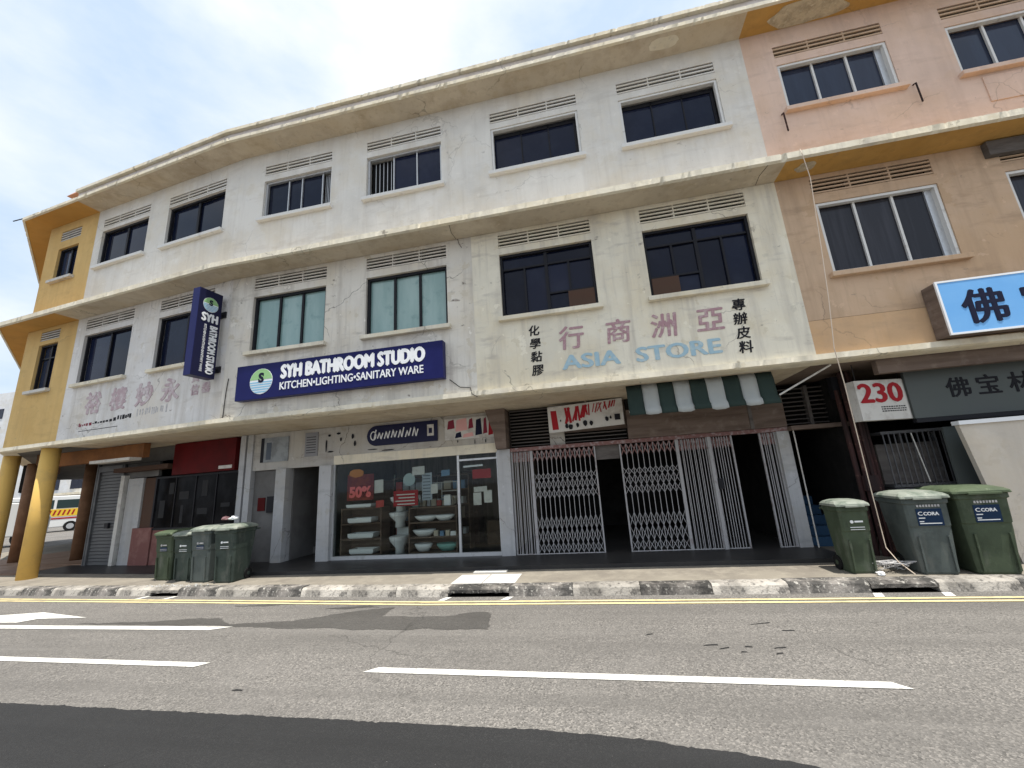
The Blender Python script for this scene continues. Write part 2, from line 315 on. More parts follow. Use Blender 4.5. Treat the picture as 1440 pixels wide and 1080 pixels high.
def path(a, b, step):
    Ls = {a, b} | {c for c in CUM if a < c < b}
    n = max(1, int((b-a)/step)); Ls |= {a+(b-a)*i/n for i in range(n+1)}
    out = []
    for l in sorted(Ls):
        for i in range(3):
            if l <= CUM[i+1]+1e-6: break
        p = PTS[i]+SEGD[i]*(l-CUM[i]); m = SEGN[i]
        for k in (1, 2):
            if abs(l-CUM[k]) < 1e-6:
                bis = (SEGN[k-1]+SEGN[k]).normalized(); m = bis/bis.dot(SEGN[k])
        out.append((p, m, l))
    # drop samples that crowd a corner
    return out
def sweep(prof, a, b, name, mat, parent, step=50, jit=None, smooth=False):
    rings = []
    for p, m, l in path(a, b, step):
        ring = []
        for i, (off, z) in enumerate(prof):
            do, dz = jit(i, l) if jit else (0, 0)
            q = p + m*(off+do); ring.append((q.x, q.y, z+dz))
        rings.append(ring)
    mb = MB(); mb.loft(rings); return mb.build(name, mat, parent, smooth)
def chip(seed, amp, idx):
    def f(i, l):
        if i not in idx: return (0, 0)
        n = mnoise.noise(Vector((l*11.3, seed, i*.7))); q = mnoise.noise(Vector((l*2.3, seed+9, 0))); r_ = mnoise.noise(Vector((l*31, seed+4, i)))
        bite = (max(0, n-.30) + .5*max(0, r_-.25))*(.25+max(0, q+.15)*1.6)*amp
        return (bite + .003*r_, .004*n + idx[i]*bite*.8)
    return f

# ------------------------------------------------------------------ ground
big = MB(); big.add([(-400,-400,0),(400,-400,0),(400,400,0),(-400,400,0)], [(0,1,2,3)])
road = tag(big.build('road', ASPH), kind='structure')
def kx(x): return 0 if x > -2.7 else .047*(-2.7-x)          # the kerb line swings back to the left
def strip(xs, ya, yb, z, shift=kx):
    mb = MB(); vs = []; fs = []
    for x in xs: vs += [(x, ya+shift(x), z), (x, yb+shift(x), z)]
    for i in range(len(xs)-1): fs.append((2*i, 2*i+2, 2*i+3, 2*i+1))
    return mb.add(vs, fs)
def frange(a, b, n): return [a+(b-a)*i/n for i in range(n+1)]
# darker newer surfacing in the near lane, ragged edge
edge = []
for x in frange(-14, 1.15, 700):
    y = 3.24 + (0 if x < -.6 else -.105*((x+.6)/1.2)**1.6*1.2) + .022*mnoise.noise(Vector((x*4, 1, 0))) + .014*mnoise.noise(Vector((x*19, 2, 0))) + .010*mnoise.noise(Vector((x*47, 5, 0)))
    edge.append((x, y))
edge += [(1.5, 2.86), (1.8, 2.6), (2.2, 2.2), (2.9, 1.4), (3.4, .2), (3.5, -3)]
mb = MB(); mb.add([(x, y, .004) for x, y in edge]+[(-14, -3, .004)], [tuple(range(len(edge)+1))])
tag(mb.build('asphalt_patch', ASPN), kind='structure')
def ragged(poly, z, seed, n=16, amp=.07):
    out = []
    for i in range(len(poly)):
        a = poly[i]; b = poly[(i+1) % len(poly)]
        for k in range(n):
            t = k/n; x = a[0]+(b[0]-a[0])*t; y = a[1]+(b[1]-a[1])*t
            q = Vector((x*3, y*3, seed)); out.append((x+amp*1.6*mnoise.noise(q)+amp*.6*mnoise.noise(q*5), y+amp*mnoise.noise(q+Vector((7, 0, 0)))+amp*.5*mnoise.noise(q*4.3), z))
    return out
for i, poly in enumerate([[(-7.9,5.30),(-7.0,5.36),(-5.6,5.56),(-5.2,5.30),(-4.3,5.42),(-3.45,5.95),(-3.1,5.98),(-3.05,5.60),(-2.2,5.62),(-1.75,5.80),(-1.55,5.72),(-1.5,5.16),(-2.6,5.12),(-3.8,5.14),(-5.0,5.22)],
                          [(-6.0,6.10),(-5.0,6.34),(-4.2,6.44),(-4.6,6.22)], [(-4.2,5.98),(-3.6,6.07),(-3.3,6.03),(-3.9,5.94)]]):
    vs = ragged(poly, .003+.0005*i, i*3.3)
    mb = MB(); mb.add(vs, [tuple(range(len(vs)))]); tag(mb.build('damp_stain', ASPW), kind='structure')
for ya, nm in ((6.085, 'yellow_line'), (6.245-.035, 'yellow_line')):
    tag(strip(frange(-20, -2.7, 8)+frange(-2.6, 11, 4), ya, ya+.062, .0062).build(nm, MYEL), kind='structure')
def quadmark(name, pts, z, mat):
    mb = MB(); mb.add([(x, y, z) for x, y in pts], [tuple(range(len(pts)))]); return tag(mb.build(name, mat), kind='structure')
quadmark('lane_dash', [(-2.29,4.11),(2.04,4.07),(2.13,3.965),(-2.4,4.005)], .0058, MWHI)
quadmark('lane_dash', [(-11.0,4.20),(-4.26,4.125),(-4.36,4.02),(-11.0,4.09)], .0058, MWHI)
quadmark('turn_lane_line', [(-15,5.24),(-5.05,5.19),(-5.32,5.06),(-15,5.09)], .0058, MWHI)
quadmark('turn_arrow', [(-13.0,5.62),(-10.35,5.64),(-9.5,5.83),(-8.15,5.56),(-9.05,5.50),(-9.2,5.32),(-9.9,5.33),(-10.5,5.50),(-13.0,5.48)], .0064, MWHI)
for x0, x1 in ((-2.47, -1.5), (3.3, 4.05), (-8.5, -7.85)):
    for x in (x0, x1):
        quadmark('drain_mark', [(x-.02, 6.47+kx(x)), (x+.08, 6.47+kx(x)), (x+.02, 6.30+kx(x)), (x-.09, 6.30+kx(x))], .0066, MWHI)

for i, (x, y, l) in enumerate(((.9,4.75,.16),(1.0,4.68,.12),(1.25,4.72,.10),(1.5,4.70,.14),(1.45,4.58,.09),(1.15,4.60,.07),(1.55,5.35,.3),(1.75,5.15,.14),(-3.4,3.6,.12),(.35,5.0,.1))):
    l *= .42; t_ = .25*math.sin(i*2.3)*l; vs = ragged([(x-l, y-.012-t_), (x+l, y+.002+t_), (x+l*.9, y+.022+t_), (x-l*.5, y+.016-t_)], .0035, i*1.7, 6, .02)
    mb = MB(); mb.add(vs, [tuple(range(len(vs)))]); tag(mb.build('scuff_mark', ASPN), kind='structure')

# pavement
px = frange(-24, -2.7, 20)+frange(-2.5, 11, 6)
mb = MB(); vs = [(x, 6.72+kx(x), .125) for x in px]+[(11, 16, .125), (-24, 16, .125)]
mb.add(vs+[(x, y, -.2) for x, y, z in vs], [tuple(range(len(vs)))]+[(i, (i+1) % len(vs), (i+1) % len(vs)+len(vs), i+len(vs)) for i in range(len(vs))])
pave = tag(mb.build('pavement', CONC), kind='structure')
# kerb of single stones, painted black and white in turn
kerb = MB().box(-.01, .01, 6.60, 6.62, .02, .06)
kerb = tag(kerb.build('kerb', CONC), kind='structure')
stones = {}
for nm, mt in (('w', KW), ('b', KB)):
    pr = [(0,0),(.03,.10),(.06,.128),(.245,.132),(.245,-.1),(0,-.1)]
    mb = MB(); n = 6
    mb.loft([[(x/n-.5, y + (.004*mnoise.noise(Vector((x*2.1, y*5, 3))) if 0 < x < n else 0), z+(.004*mnoise.noise(Vector((x*3.3, y*9, z*9))) if z > 0 else 0)) for y, z in pr] for x in range(n+1)])
    me = bpy.data.meshes.new('kerb_stone'); me.from_pydata(mb.v, [], mb.f); me.materials.append(mt); me.update()
    bm = bmesh.new(); bm.from_mesh(me); bmesh.ops.recalc_face_normals(bm, faces=bm.faces); bm.to_mesh(me); bm.free(); stones[nm] = me
kinl = [(-2.47, -1.5), (3.3, 4.05), (-8.5, -7.85)]
x = -20.0; k = 0
cuts = sorted([-20.0]+[a for i in kinl for a in i]+[11.0])
for a, b in zip(cuts, cuts[1:]):
    if any(abs(a-i[0]) < .01 for i in kinl):       # drain inlet: thin lintel over a slot
        yk = 6.5+kx((a+b)/2)
        mb = MB(); pr = [(0,.055),(0,.10),(.06,.13),(.245,.132),(.245,.06)]
        n = 10; mb.loft([[(a+(b-a)*i/n, yk+y, z+(.014*mnoise.noise(Vector((i*.9, a, z*20))) if z < .07 else .004*mnoise.noise(Vector((i*.7, a, y*9))))) for y, z in pr] for i in range(n+1)])
        mb.build('inlet_lintel', KB if a > -5 else KW, kerb)
        MB().box(a, b, yk+.16, yk+.245, -.1, .06).build('inlet_back', VENTB, kerb)
        MB().box(a-.02, b+.02, yk-.0, yk+.17, -.012, .0035).build('inlet_floor', VENTB, kerb)
        continue
    n = max(1, round((b-a)/.88)); w = (b-a)/n
    for i in range(n):
        xc = a+(i+.5)*w; yk = 6.5+kx(xc); sl_ = -math.atan(.047) if xc < -2.7 else 0
        inst(stones['b' if (k % 2 and k % 7 != 3) else 'w'], 'kerb_stone', Matrix.Translation((xc, yk+rnd.uniform(-.006, .006), rnd.uniform(-.004, .004))) @ Matrix.Rotation(sl_, 4, 'Z') @ Matrix.Diagonal((w-.006, 1, 1, 1)), kerb); k += 1
for i, (a, b) in enumerate(((-2.52, -2.0), (-1.985, -1.45))):
    MB().box(a, b, 6.76, 7.36, .12, .1335).build('paving_slab', SLABP, pave, bevel=.004)
MB().box(-2.35, -1.75, 7.46, 7.62, .12, .15).build('paving_slab', SLABP, pave, bevel=.004)
# raised tiled floors of the covered walkway, with one dark slab for shade
MB().box(-8.25, 3.75, 7.70, 16, .1, .19).build('walkway_floor', TILED, None); tag(bpy.data.objects['walkway_floor'], kind='structure')
shade_floor = MB(FL).box(-S_END-.2, -.7, .75, 1.72, .1, .135).build('walkway_floor', TILED); tag(shade_floor, kind='structure')  # dark slab laid over what is only shadow on the wing's walkway
w3 = MB(FL).box(-S_END-5, -6.75, 1.75, 7, .1, .15).build('walkway_floor', TILEB); tag(w3, kind='structure')
MB(FL).box(-S_END-5, -S_END+.3, .55, 1.7, .1, .14).build('walkway_floor', TILEB).__setitem__('kind', 'structure')

# ------------------------------------------------------------------ the three buildings
white = thing('shophouse', (-2, YW+2, 0), 'long off-white three-storey shophouse row bending back towards the yellow corner', 'building', 'shophouse terrace')
peach = thing('shophouse', (6.6, YW+2, 0), 'peach and ochre three-storey shophouse with flaking orange soffits', 'building', 'shophouse terrace')
yellow = thing('corner_shophouse', (-14, 10, 0), 'yellow ochre corner shophouse standing on round columns', 'building', 'shophouse terrace')
Z1, Z2, Z3 = 3.24, 6.57, 9.88
def wall(b, fr, x0, x1, z0, z1, holes, mat, name='wall', th=.22):
    xs = sorted({x0, x1}|{h[0] for h in holes}|{h[1] for h in holes}); zs = sorted({z0, z1}|{h[2] for h in holes}|{h[3] for h in holes})
    def hole(i, k):
        if i < 0 or k < 0 or i >= len(xs)-1 or k >= len(zs)-1: return True
        cx, cz = (xs[i]+xs[i+1])/2, (zs[k]+zs[k+1])/2
        return any(h[0] < cx < h[1] and h[2] < cz < h[3] for h in holes)
    mb = MB(fr)
    for i in range(len(xs)-1):
        for k in range(len(zs)-1):
            if hole(i, k): continue
            a, b_, c, d = xs[i], xs[i+1], zs[k], zs[k+1]
            mb.add([(a,0,c),(b_,0,c),(b_,0,d),(a,0,d)], [(0,1,2,3)]); mb.add([(a,th,c),(b_,th,c),(b_,th,d),(a,th,d)], [(3,2,1,0)])
            if hole(i-1, k): mb.add([(a,0,c),(a,th,c),(a,th,d),(a,0,d)], [(3,2,1,0)])
            if hole(i+1, k): mb.add([(b_,0,c),(b_,th,c),(b_,th,d),(b_,0,d)], [(0,1,2,3)])
            if hole(i, k-1): mb.add([(a,0,c),(b_,0,c),(b_,th,c),(a,th,c)], [(3,2,1,0)])
            if hole(i, k+1): mb.add([(a,0,d),(b_,0,d),(b_,th,d),(a,th,d)], [(0,1,2,3)])
    return mb.build(name, mat, b, fixn=False)
SLAT = {}
def vent(b, fr, x0, x1, z0, z1, n, mat):
    v = MB(fr).box(x0-.01, x1+.01, .15, .2, z0-.01, z1+.01).build('vent', VENTB, b)
    if mat.name not in SLAT: SLAT[mat.name] = unit_box('slat', mat)
    gap = (z1-z0)/n
    for i in range(n):
        zc = z0+gap*(i+.42)
        inst(SLAT[mat.name], 'slat', boxmat(fr, x0+.001, x1-.001, .006, .035, zc-gap*.22, zc+gap*.18), v)
    if x1-x0 > 1.2:
        xm = (x0+x1)/2
        for xq in ((x0+(x1-x0)/3), (x0+2*(x1-x0)/3)):
            inst(SLAT[mat.name], 'divider', boxmat(fr, xq-.012, xq+.012, .012, .12, z0, z1), v)
def window(b, fr, x0, x1, z0, z1, style, sillmat):
    depth = .12
    fm = {'A': FRW, 'al': FRA, 'dk': FRD, 'teal': FRD, 'asia': FRD, 'asiaB': FRD, 'p': FRW, 'p2': FRW, 'y': FRD, 'dk2': FRD}[style]
    fwid = .045 if style not in ('teal', 'dk') else .05
    mb = MB(fr); g = .003; fx0, fx1, fz0, fz1 = x0+g, x1-g, z0+g, z1-g
    fy0, fy1 = (.02, .10) if style in ('A', 'p', 'p2') else (.06, .12)
    mb.box(fx0, fx1, fy0, fy1, fz1-fwid, fz1).box(fx0, fx1, fy0, fy1, fz0, fz0+fwid).box(fx0, fx0+fwid, fy0, fy1, fz0+fwid, fz1-fwid).box(fx1-fwid, fx1, fy0, fy1, fz0+fwid, fz1-fwid)
    w = mb.build('window', fm, b)
    a, c, lo, hi = fx0+fwid, fx1-fwid, fz0+fwid, fz1-fwid
    def pane(p0, p1, q0, q1, m, y=.13):
        t = rnd.uniform(-.006, .006); u_ = rnd.uniform(-.004, .004)
        mbp = MB(fr); mbp.add([(p0,y+t,q0),(p1,y-t,q0),(p1,y-t+u_,q1),(p0,y+t+u_,q1),(p0,y+t+.012,q0),(p1,y-t+.012,q0),(p1,y-t+u_+.012,q1),(p0,y+t+u_+.012,q1)],
              [(0,1,2,3),(7,6,5,4),(0,4,5,1),(1,5,6,2),(2,6,7,3),(3,7,4,0)])
        mbp.build('pane', m, w)
    def mull(p, q0=lo, q1=hi, wd=.035, m=None, y0=.09, y1=.125): MB(fr).box(p-wd/2, p+wd/2, y0, y1, q0, q1).build('mullion', m or fm, w)
    def trans(q, p0=a, p1=c, wd=.035): MB(fr).box(p0, p1, .088, .124, q-wd/2, q+wd/2).build('transom', fm, w)
    W_ = c-a
    if style in ('A', 'p', 'p2', 'teal'):
        gm = {'A': GLN, 'p': GLB, 'p2': GLC, 'teal': GLT}[style]
        for i in range(3): pane(a+W_*i/3, a+W_*(i+1)/3, lo, hi, gm, .17 if style == 'A' else .13)
        for i in (1, 2): mull(a+W_*i/3, wd=.022 if style == 'A' else (.05 if style == 'teal' else .035), m=FRD if style in ('A', 'teal') else FRW, y0=.15 if style == 'A' else .09, y1=.165 if style == 'A' else .125)
        if style == 'A':
            MB(fr).box(a, c, .15, .168, hi-.09, hi).build('inner_frame_or_reflection', FRD, w); MB(fr).box(c-.06, c, .15, .169, lo, hi-.09).build('inner_frame_or_reflection', FRD, w)  # dark top bar stands in for the overhang reflected in the glass
        if style in ('p', 'p2'): MB(fr).box(c-.10, c, .095, .128, lo, hi).build('inner_frame_or_reflection', FRA, w)
    elif style == 'al':
        cuts_ = [0, .29, .34, .62, .68, 1] if x0 > -5 else [0, .33, .54, .86, 1]
        cuts_ = [0, .34, .67, 1] if x0 > -5 else [0, .33, .54, .86, 1]
        for i in range(len(cuts_)-1):
            op = (x0 > -5 and i == 0) or (x0 < -5 and i == 3)
            pane(a+W_*cuts_[i], a+W_*cuts_[i+1], lo, hi, OPENB if op else GLN, .19 if op else .13)
            if i: mull(a+W_*cuts_[i], wd=.025)
            if op:
                for k in range(1, 6):
                    p = a+W_*(cuts_[i]+(cuts_[i+1]-cuts_[i])*k/6); MB(fr).box(p-.006, p+.006, .16, .172, lo, hi).build('grille_bar', FRA, w)
    elif style in ('dk', 'dk2', 'y'):
        pane(a, a+W_/2, lo, hi, GLN if style != 'y' else GLB); pane(a+W_/2, c, lo, hi, GLN); mull(a+W_*.5, wd=.07 if style == 'dk' else .05)
        if style == 'dk2' and x0 > -3:
            MB(fr).box(a+W_*.58, a+W_*.58+.02, .1, .126, lo, hi).build('mullion', FRA, w)
            mbf = MB(fr)
            for i in range(9):
                for j in range(2):
                    cx_, cz_ = a+W_*(.70+.15*j)+.03*(i % 2), lo+.08+i*(hi-lo-.14)/8
                    n = 10; mbf.loft([[(cx_+q*math.cos(2*math.pi*k/n), yy, cz_+q*1.1*math.sin(2*math.pi*k/n)) for k in range(n)] for q, yy in ((.055,.128),(.055,.125),(.034,.125),(.034,.128))], cap=False)
            mbf.build('patterned_film', SWDIRT, w)
        if style == 'y': trans(lo+(hi-lo)*.72) if z0 < 6 else None
    elif style in ('asia', 'asiaB'):
        zt = hi-.26; zl = lo+.36
        for i in range(2): pane(a+W_*i/2, a+W_*(i+1)/2, zt, hi, GLN)
        for i in range(4): pane(a+W_*i/4, a+W_*(i+1)/4, zl if (i < 2) == (style == 'asia') else lo, zt, GLN)
        trans(zt); mull(a+W_/2, wd=.06)
        for q in (1, 3): mull(a+W_*q/4, lo, zt)
        p0, p1 = (a, a+W_/2) if style == 'asia' else (a+W_/2, c)
        trans(zl, p0, p1)
        q0, q1 = (p0, p0+W_*.27) if style == 'asia' else (p1-W_*.28, p1)
        MB(fr).box(q0, q1, .03, .085, lo, zl-.04).build('board_panel', BRDB, w)
        for s_, t_ in ((p0, p0+W_/4), (p0+W_/4, p1)): pane(s_, t_, lo, zl, GLN)
    mbs = MB(fr); mbs.box(x0-.07, x1+.07, -.10, .03, z0-.085, z0-.002); mbs.build('sill', sillmat, w, bevel=.008)
HO = []
def facade(b, fr, x0, x1, z0, z1, wins, mat, sillmat, vn, soffz, vent_mat=None):
    holes = []; 
    for (a, c, lo, hi, st, v0, v1) in wins: holes += [(a, c, lo, hi), (a, c, v0, v1)]
    wall(b, fr, x0, x1, z0, z1, holes, mat)
    for (a, c, lo, hi, st, v0, v1) in wins:
        window(b, fr, a, c, lo, hi, st, sillmat); vent(b, fr, a, c, v0, v1, vn, vent_mat or sillmat)
V2 = (6.20, 6.49); V3 = (9.22, 9.48)
# third storey, white
facade(white, FR, -7.70, 3.63, 6.68, Z3, [(-7.10,-5.30,8.02,9.06,'al',*V3), (-4.40,-2.61,7.99,9.07,'al',*V3), (-1.48,.38,7.97,9.08,'A',*V3), (1.21,3.08,7.95,9.07,'A',*V3)], W3, FRW, 3, Z3, W3)
facade(white, FL, -S_YEL, .0, 6.68, Z3, [(-2.55,-.58,8.04,9.18,'dk',*V3), (-5.13,-3.28,8.06,9.16,'dk',9.26,9.52)], W3, FRW, 3, Z3, W3)
# second storey, white
facade(white, FR, -7.70, -2.02, 3.30, Z2, [(-7.11,-5.30,4.74,6.04,'teal',*V2), (-4.35,-2.56,4.74,6.04,'teal',*V2)], W2B, LIP, 4, Z2, W2B)
facade(white, FR, -2.02, 3.63, 3.30, Z2, [(-1.46,.35,4.72,6.06,'asiaB',*V2), (1.28,3.10,4.71,6.05,'asia',*V2)], W2C, LIP, 4, Z2, W2C)
facade(white, FL, -S_YEL, .0, 3.30, Z2, [(-2.31,-.56,4.74,6.05,'dk2',*V2), (-5.05,-3.24,4.74,6.06,'dk2',*V2)], W2A, LIP, 4, Z2, W2A)
# peach
facade(peach, FR, 3.63, 10, 6.68, Z3, [(4.15,5.96,8.02,9.05,'p',*V3), (6.87,8.68,8.0,9.05,'p',*V3)], PE3, PE3, 3, Z3, PE2)
facade(peach, FR, 3.63, 10, 3.92, Z2, [(4.17,5.98,4.69,6.02,'p2',*V2), (6.91,8.72,4.69,6.02,'p2',6.0+.19,6.45)], PE2, PE2, 4, Z2, PE2)
wall(peach, FR, 3.63, 10, 3.30, 3.915, [], PEB, 'wall_band')
# yellow corner
facade(yellow, FL, -S_END, -S_YEL, 6.68, Z3, [(-7.02,-6.12,8.04,9.06,'y',9.30,9.62)], YEL, SWDIRT, 4, Z3, SWDIRT)
facade(yellow, FL, -S_END, -S_YEL, 3.30, Z2, [(-6.96,-6.14,4.79,6.09,'y',6.20,6.47)], YEL, SWDIRT, 4, Z2, SWDIRT)
for z0, z1 in ((6.68, Z3), (3.30, Z2)): wall(yellow, FK, -16, 0, z0, z1, [(-3.6,-2.2,z0+1.3,z0+2.3), (-7.6,-6.2,z0+1.3,z0+2.3)], YEL); [window(yellow, FK, q, q+1.4, z0+1.3, z0+2.3, 'dk', SWDIRT) for q in (-3.6, -7.6)]

# ledges, soffits and roof swept along the terrace line
def ledges(b, a, e, sof, lip, fas, canopy_sof, seed):
    OV = .56
    # first-floor edge (low canopy lip)
    sweep([(-.075,3.335),(-.075,3.245),(-.02,3.225),(.26,3.225),(.26,3.298),(-.0,3.298),(-.02,3.335)], a, e, 'canopy_lip', lip, b, .035, chip(seed, .06, {1: 1, 0: -1}))
    sweep([(.262,3.222),(8,3.222),(8,3.298),(.262,3.298)], a, e, 'walkway_ceiling', canopy_sof, b)
    # second-floor ledge
    sweep([(-OV,6.695),(-OV,6.585),(-OV+.05,6.565),(-OV+.05,6.695)], a, e, 'ledge_edge', lip, b, .035, chip(seed+3, .08, {1: 1, 0: -1}))
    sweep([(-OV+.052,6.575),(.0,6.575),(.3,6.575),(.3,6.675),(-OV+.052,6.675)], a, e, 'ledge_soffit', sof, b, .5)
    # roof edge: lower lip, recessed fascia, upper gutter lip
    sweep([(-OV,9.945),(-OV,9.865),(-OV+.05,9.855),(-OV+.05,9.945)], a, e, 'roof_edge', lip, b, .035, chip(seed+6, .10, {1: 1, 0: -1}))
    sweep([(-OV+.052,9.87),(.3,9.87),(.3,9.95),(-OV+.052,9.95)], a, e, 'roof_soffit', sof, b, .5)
    if b is not yellow: sweep([(-OV+.055,9.952),(-OV+.055,10.10),(-OV+.2,10.10),(-OV+.2,9.952)], a, e, 'roof_fascia', fas, b, .5)
    if b is not yellow: sweep([(-OV-.02,10.185),(-OV-.02,10.105),(-OV+.22,10.105),(-OV+.22,10.185)], a, e, 'roof_gutter', lip, b, .035, chip(seed+8, .10, {0: -1, 1: 1}))
    sweep([(-.3,9.955),(8,9.955),(8,10.09),(-.3,10.09)], a, e, 'roof_slab', fas, b)
    sweep([(7.8,3.30),(8,3.30),(8,9.95),(7.8,9.95)], a, e, 'rear_wall', W3, b)
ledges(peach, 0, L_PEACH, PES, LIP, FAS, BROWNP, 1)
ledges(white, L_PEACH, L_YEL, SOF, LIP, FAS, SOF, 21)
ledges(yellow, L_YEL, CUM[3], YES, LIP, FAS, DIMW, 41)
sweep([(7.8,0),(8,0),(8,3.22),(7.8,3.22)], 0, SEGL[0]+6.7, 'rear_wall', DIMW, white)
MB().box(9.8, 10, YW+.23, YW+8, 0, 9.9).build('side_wall', PE2, peach)
# bare plaster patches flaked off the orange soffits
def blob(fr, cx, cy, rx, ry, seed, n=40):
    return [(cx+rx*math.cos(t)*(1+.35*mnoise.noise(Vector((math.cos(t)*1.6, math.sin(t)*1.6, seed)))), cy+ry*math.sin(t)*(1+.35*mnoise.noise(Vector((math.cos(t)*1.6, math.sin(t)*1.6, seed+5))))) for t in [2*math.pi*i/n for i in range(n)]]
MB(FR).prism(blob(FR, 4.78, -.22, .62, .26, 2.2), 9.862, 9.8695).build('bare_plaster_patch', BARE, peach)
MB(FR).prism(blob(FR, 6.9, -.28, .5, .2, 4.2), 9.862, 9.8695).build('bare_plaster_patch', BARE, peach)
MB(FR).prism(blob(FR, 4.02, -.27, .16, .12, 6.2), 6.567, 6.5745).build('bare_plaster_patch', BARE, peach)
MB(FR).prism(blob(FR, 2.15, -.3, .3, .12, 8.2), 9.864, 9.8695).build('bare_plaster_patch', LIP, white)
# patched squares and rod brackets on the peach wall
for x0, x1, z0, z1 in ((7.1, 7.75, 7.35, 7.85), (7.78, 8.5, 7.55, 7.87)): MB(FR).box(x0, x1, -.016, .0, z0, z1).build('patch_panel', PE3, peach)
for x, z, l in ((4.02, 7.93, .42), (6.12, 7.98, .42)):
    MB(FR).tube([(x,-.01,z),(x,-.07,z-.02),(x,-.075,z-l)], .014).build('rod_bracket', RUST, peach)
MB(FR).box(6.72, 10, -.10, -.0, 6.30, 6.55).build('roller_blind_box', LOUV, peach)
# terracotta ridge stub and pipe on the far end of the roof
TERR = M('terracotta', (.52, .30, .22), .85, [((.38, .22, .17), 6, .45, .65, .8)])
MB(FL).prismx([(-.50,10.19),(-.1,10.19),(-.1,10.50),(-.36,10.42)], -5.98, -5.55).build('ridge_stub', TERR, yellow)
MB(FL).box(-5.5, -4.2, -.42, -.2, 10.19, 10.245).build('ridge_tile', TERR, white)
cn = K - (SEGN[1]+SEGN[2]).normalized()*.56
MB().tube([cn+Vector((0,0,9.93)), cn+Vector((-.35,-.02,9.9))], .015).build('roof_spike', FRD, yellow)

# ------------------------------------------------------------------ painted lettering on the walls
PL = -.004
for ch, x in zip('行商洲亞', (-.44, .42, 1.18, 1.93)): text(ch, .47, FR, x, PL, 3.99 if ch != '行' else 3.98, PINKP, white, 'painted_character', bold=.022, shear=.08)
text('ASIA', .3, FR, -.42, PL, 3.56, PBLUE, white, 'painted_letters', bold=.035, fit=1.03, fith=.27)
text('STORE', .3, FR, .87, PL, 3.55, PBLUE, white, 'painted_letters', bold=.035, fit=1.40, fith=.27)
for i, ch in enumerate('專辦皮料'): text(ch, .225, FR, 2.52+(.0 if i else .02), PL, 4.28-i*.252, BLACKP, white, 'painted_character', bold=.022, shear=.12)
for i, ch in enumerate('化學黏膠'): text(ch, .215, FR, -.98, PL, 4.30-i*.255, BLACKP, white, 'painted_character', bold=.022, shear=.12)
for ch, x in zip('裕樓妙永', (-4.52, -3.62, -2.72, -1.88)): text(ch, .58, FL, x, PL, 3.96, PINKF, white, 'faded_character', bold=.045)
for i, (ch, x, z) in enumerate((('貴', -.95, 4.28), ('金', -.62, 4.30), ('信', -.95, 3.98), ('器', -.62, 4.0))): text(ch, .26, FL, x, PL, z, PINKF, white, 'faded_character', bold=.04)
mbk = MB(FL); mbg = MB(FL); mbr = MB(FL)
x = -4.62
while x < -2.75:
    w_ = rnd.uniform(.03, .09); h_ = rnd.uniform(.05, .12); zb = 3.60+(x+4.62)*.035
    (mbr if x < -4.2 else mbk).box(x, x+w_, PL, -.001, zb+rnd.uniform(0, .03), zb+h_); x += w_+rnd.uniform(.015, .05)
x = -2.6
while x < -1.6: mbg.box(x, x+.035, PL, -.001, 3.66+rnd.uniform(0, .06), 3.82+rnd.uniform(-.02, .05)); x += rnd.uniform(.05, .13)
mbk.box(-4.6, -3.2, PL, -.001, 3.50, 3.512)
for q, m_ in ((mbk, BLACKP), (mbr, MAROON), (mbg, GREYP)): q.build('painted_marks', m_, white)['kind'] = 'stuff'
# conduits and cables lying on the wall
MB(FR).tube([(-7.55,-.02,4.2),(-7.58,-.02,3.9),(-7.6,-.02,3.34)], .008).build('conduit', CABD, white)
MB(FR).tube([(-2.55,-.02,3.62),(-2.35,-.03,3.45),(-2.15,-.03,3.42),(-2.1,-.09,3.28),(-2.0,-.09,3.22)], .008).build('conduit', CABD, white)
MB(FR).tube([(-2.3,-.01,6.57),(-2.27,-.012,6.45),(-2.22,-.012,6.36)], .006).build('conduit', RUST, white)
for xq in (-2.30, 3.35): MB(FR).tube([(xq,-.50,6.573),(xq-.05,-.25,6.573),(xq-.03,-.02,6.573)], .004).build('conduit', CABD, white)

# ------------------------------------------------------------------ ground floor, straight block (shopfront plane 1.7 m back)
G = FR @ Matrix.Translation((0, 1.7, 0)); GL = FL @ Matrix.Translation((0, 1.7, 0))
ZC = 3.215
for a, b_ in ((-8.72, -8.58), (-8.52, -8.36)): MB(G).box(a, b_, -.08, .12, .12, ZC).build('door_jamb', GREYW, white)
MB(G).box(-8.36, -2.10, -.04, .14, 2.315, ZC).build('shop_header', HDR, white)
MB(G).box(-6.1, -2.1, -.055, -.041, 2.315, 2.52).build('header_strip', LIP, white)
MB(G).box(-8.36, -7.62, .05, .10, .18, 2.31).build('grey_door', DIMW, white)
MB(G).box(-8.2, -8.0, .03, .049, 1.35, 1.66).build('door_notice', REDB, white)
MB(G).box(-7.92, -7.66, .0, .049, 1.30, 1.68).build('meter_box', FRD, white)
for a, b_ in ((-7.62, -7.34), (-6.44, -6.12), (-2.10, -1.81)):
    MB(G).box(a, b_, -.12, .16, .15, 2.312 if a < -3 else 2.36).build('pillar', GREYW, white, bevel=.01)
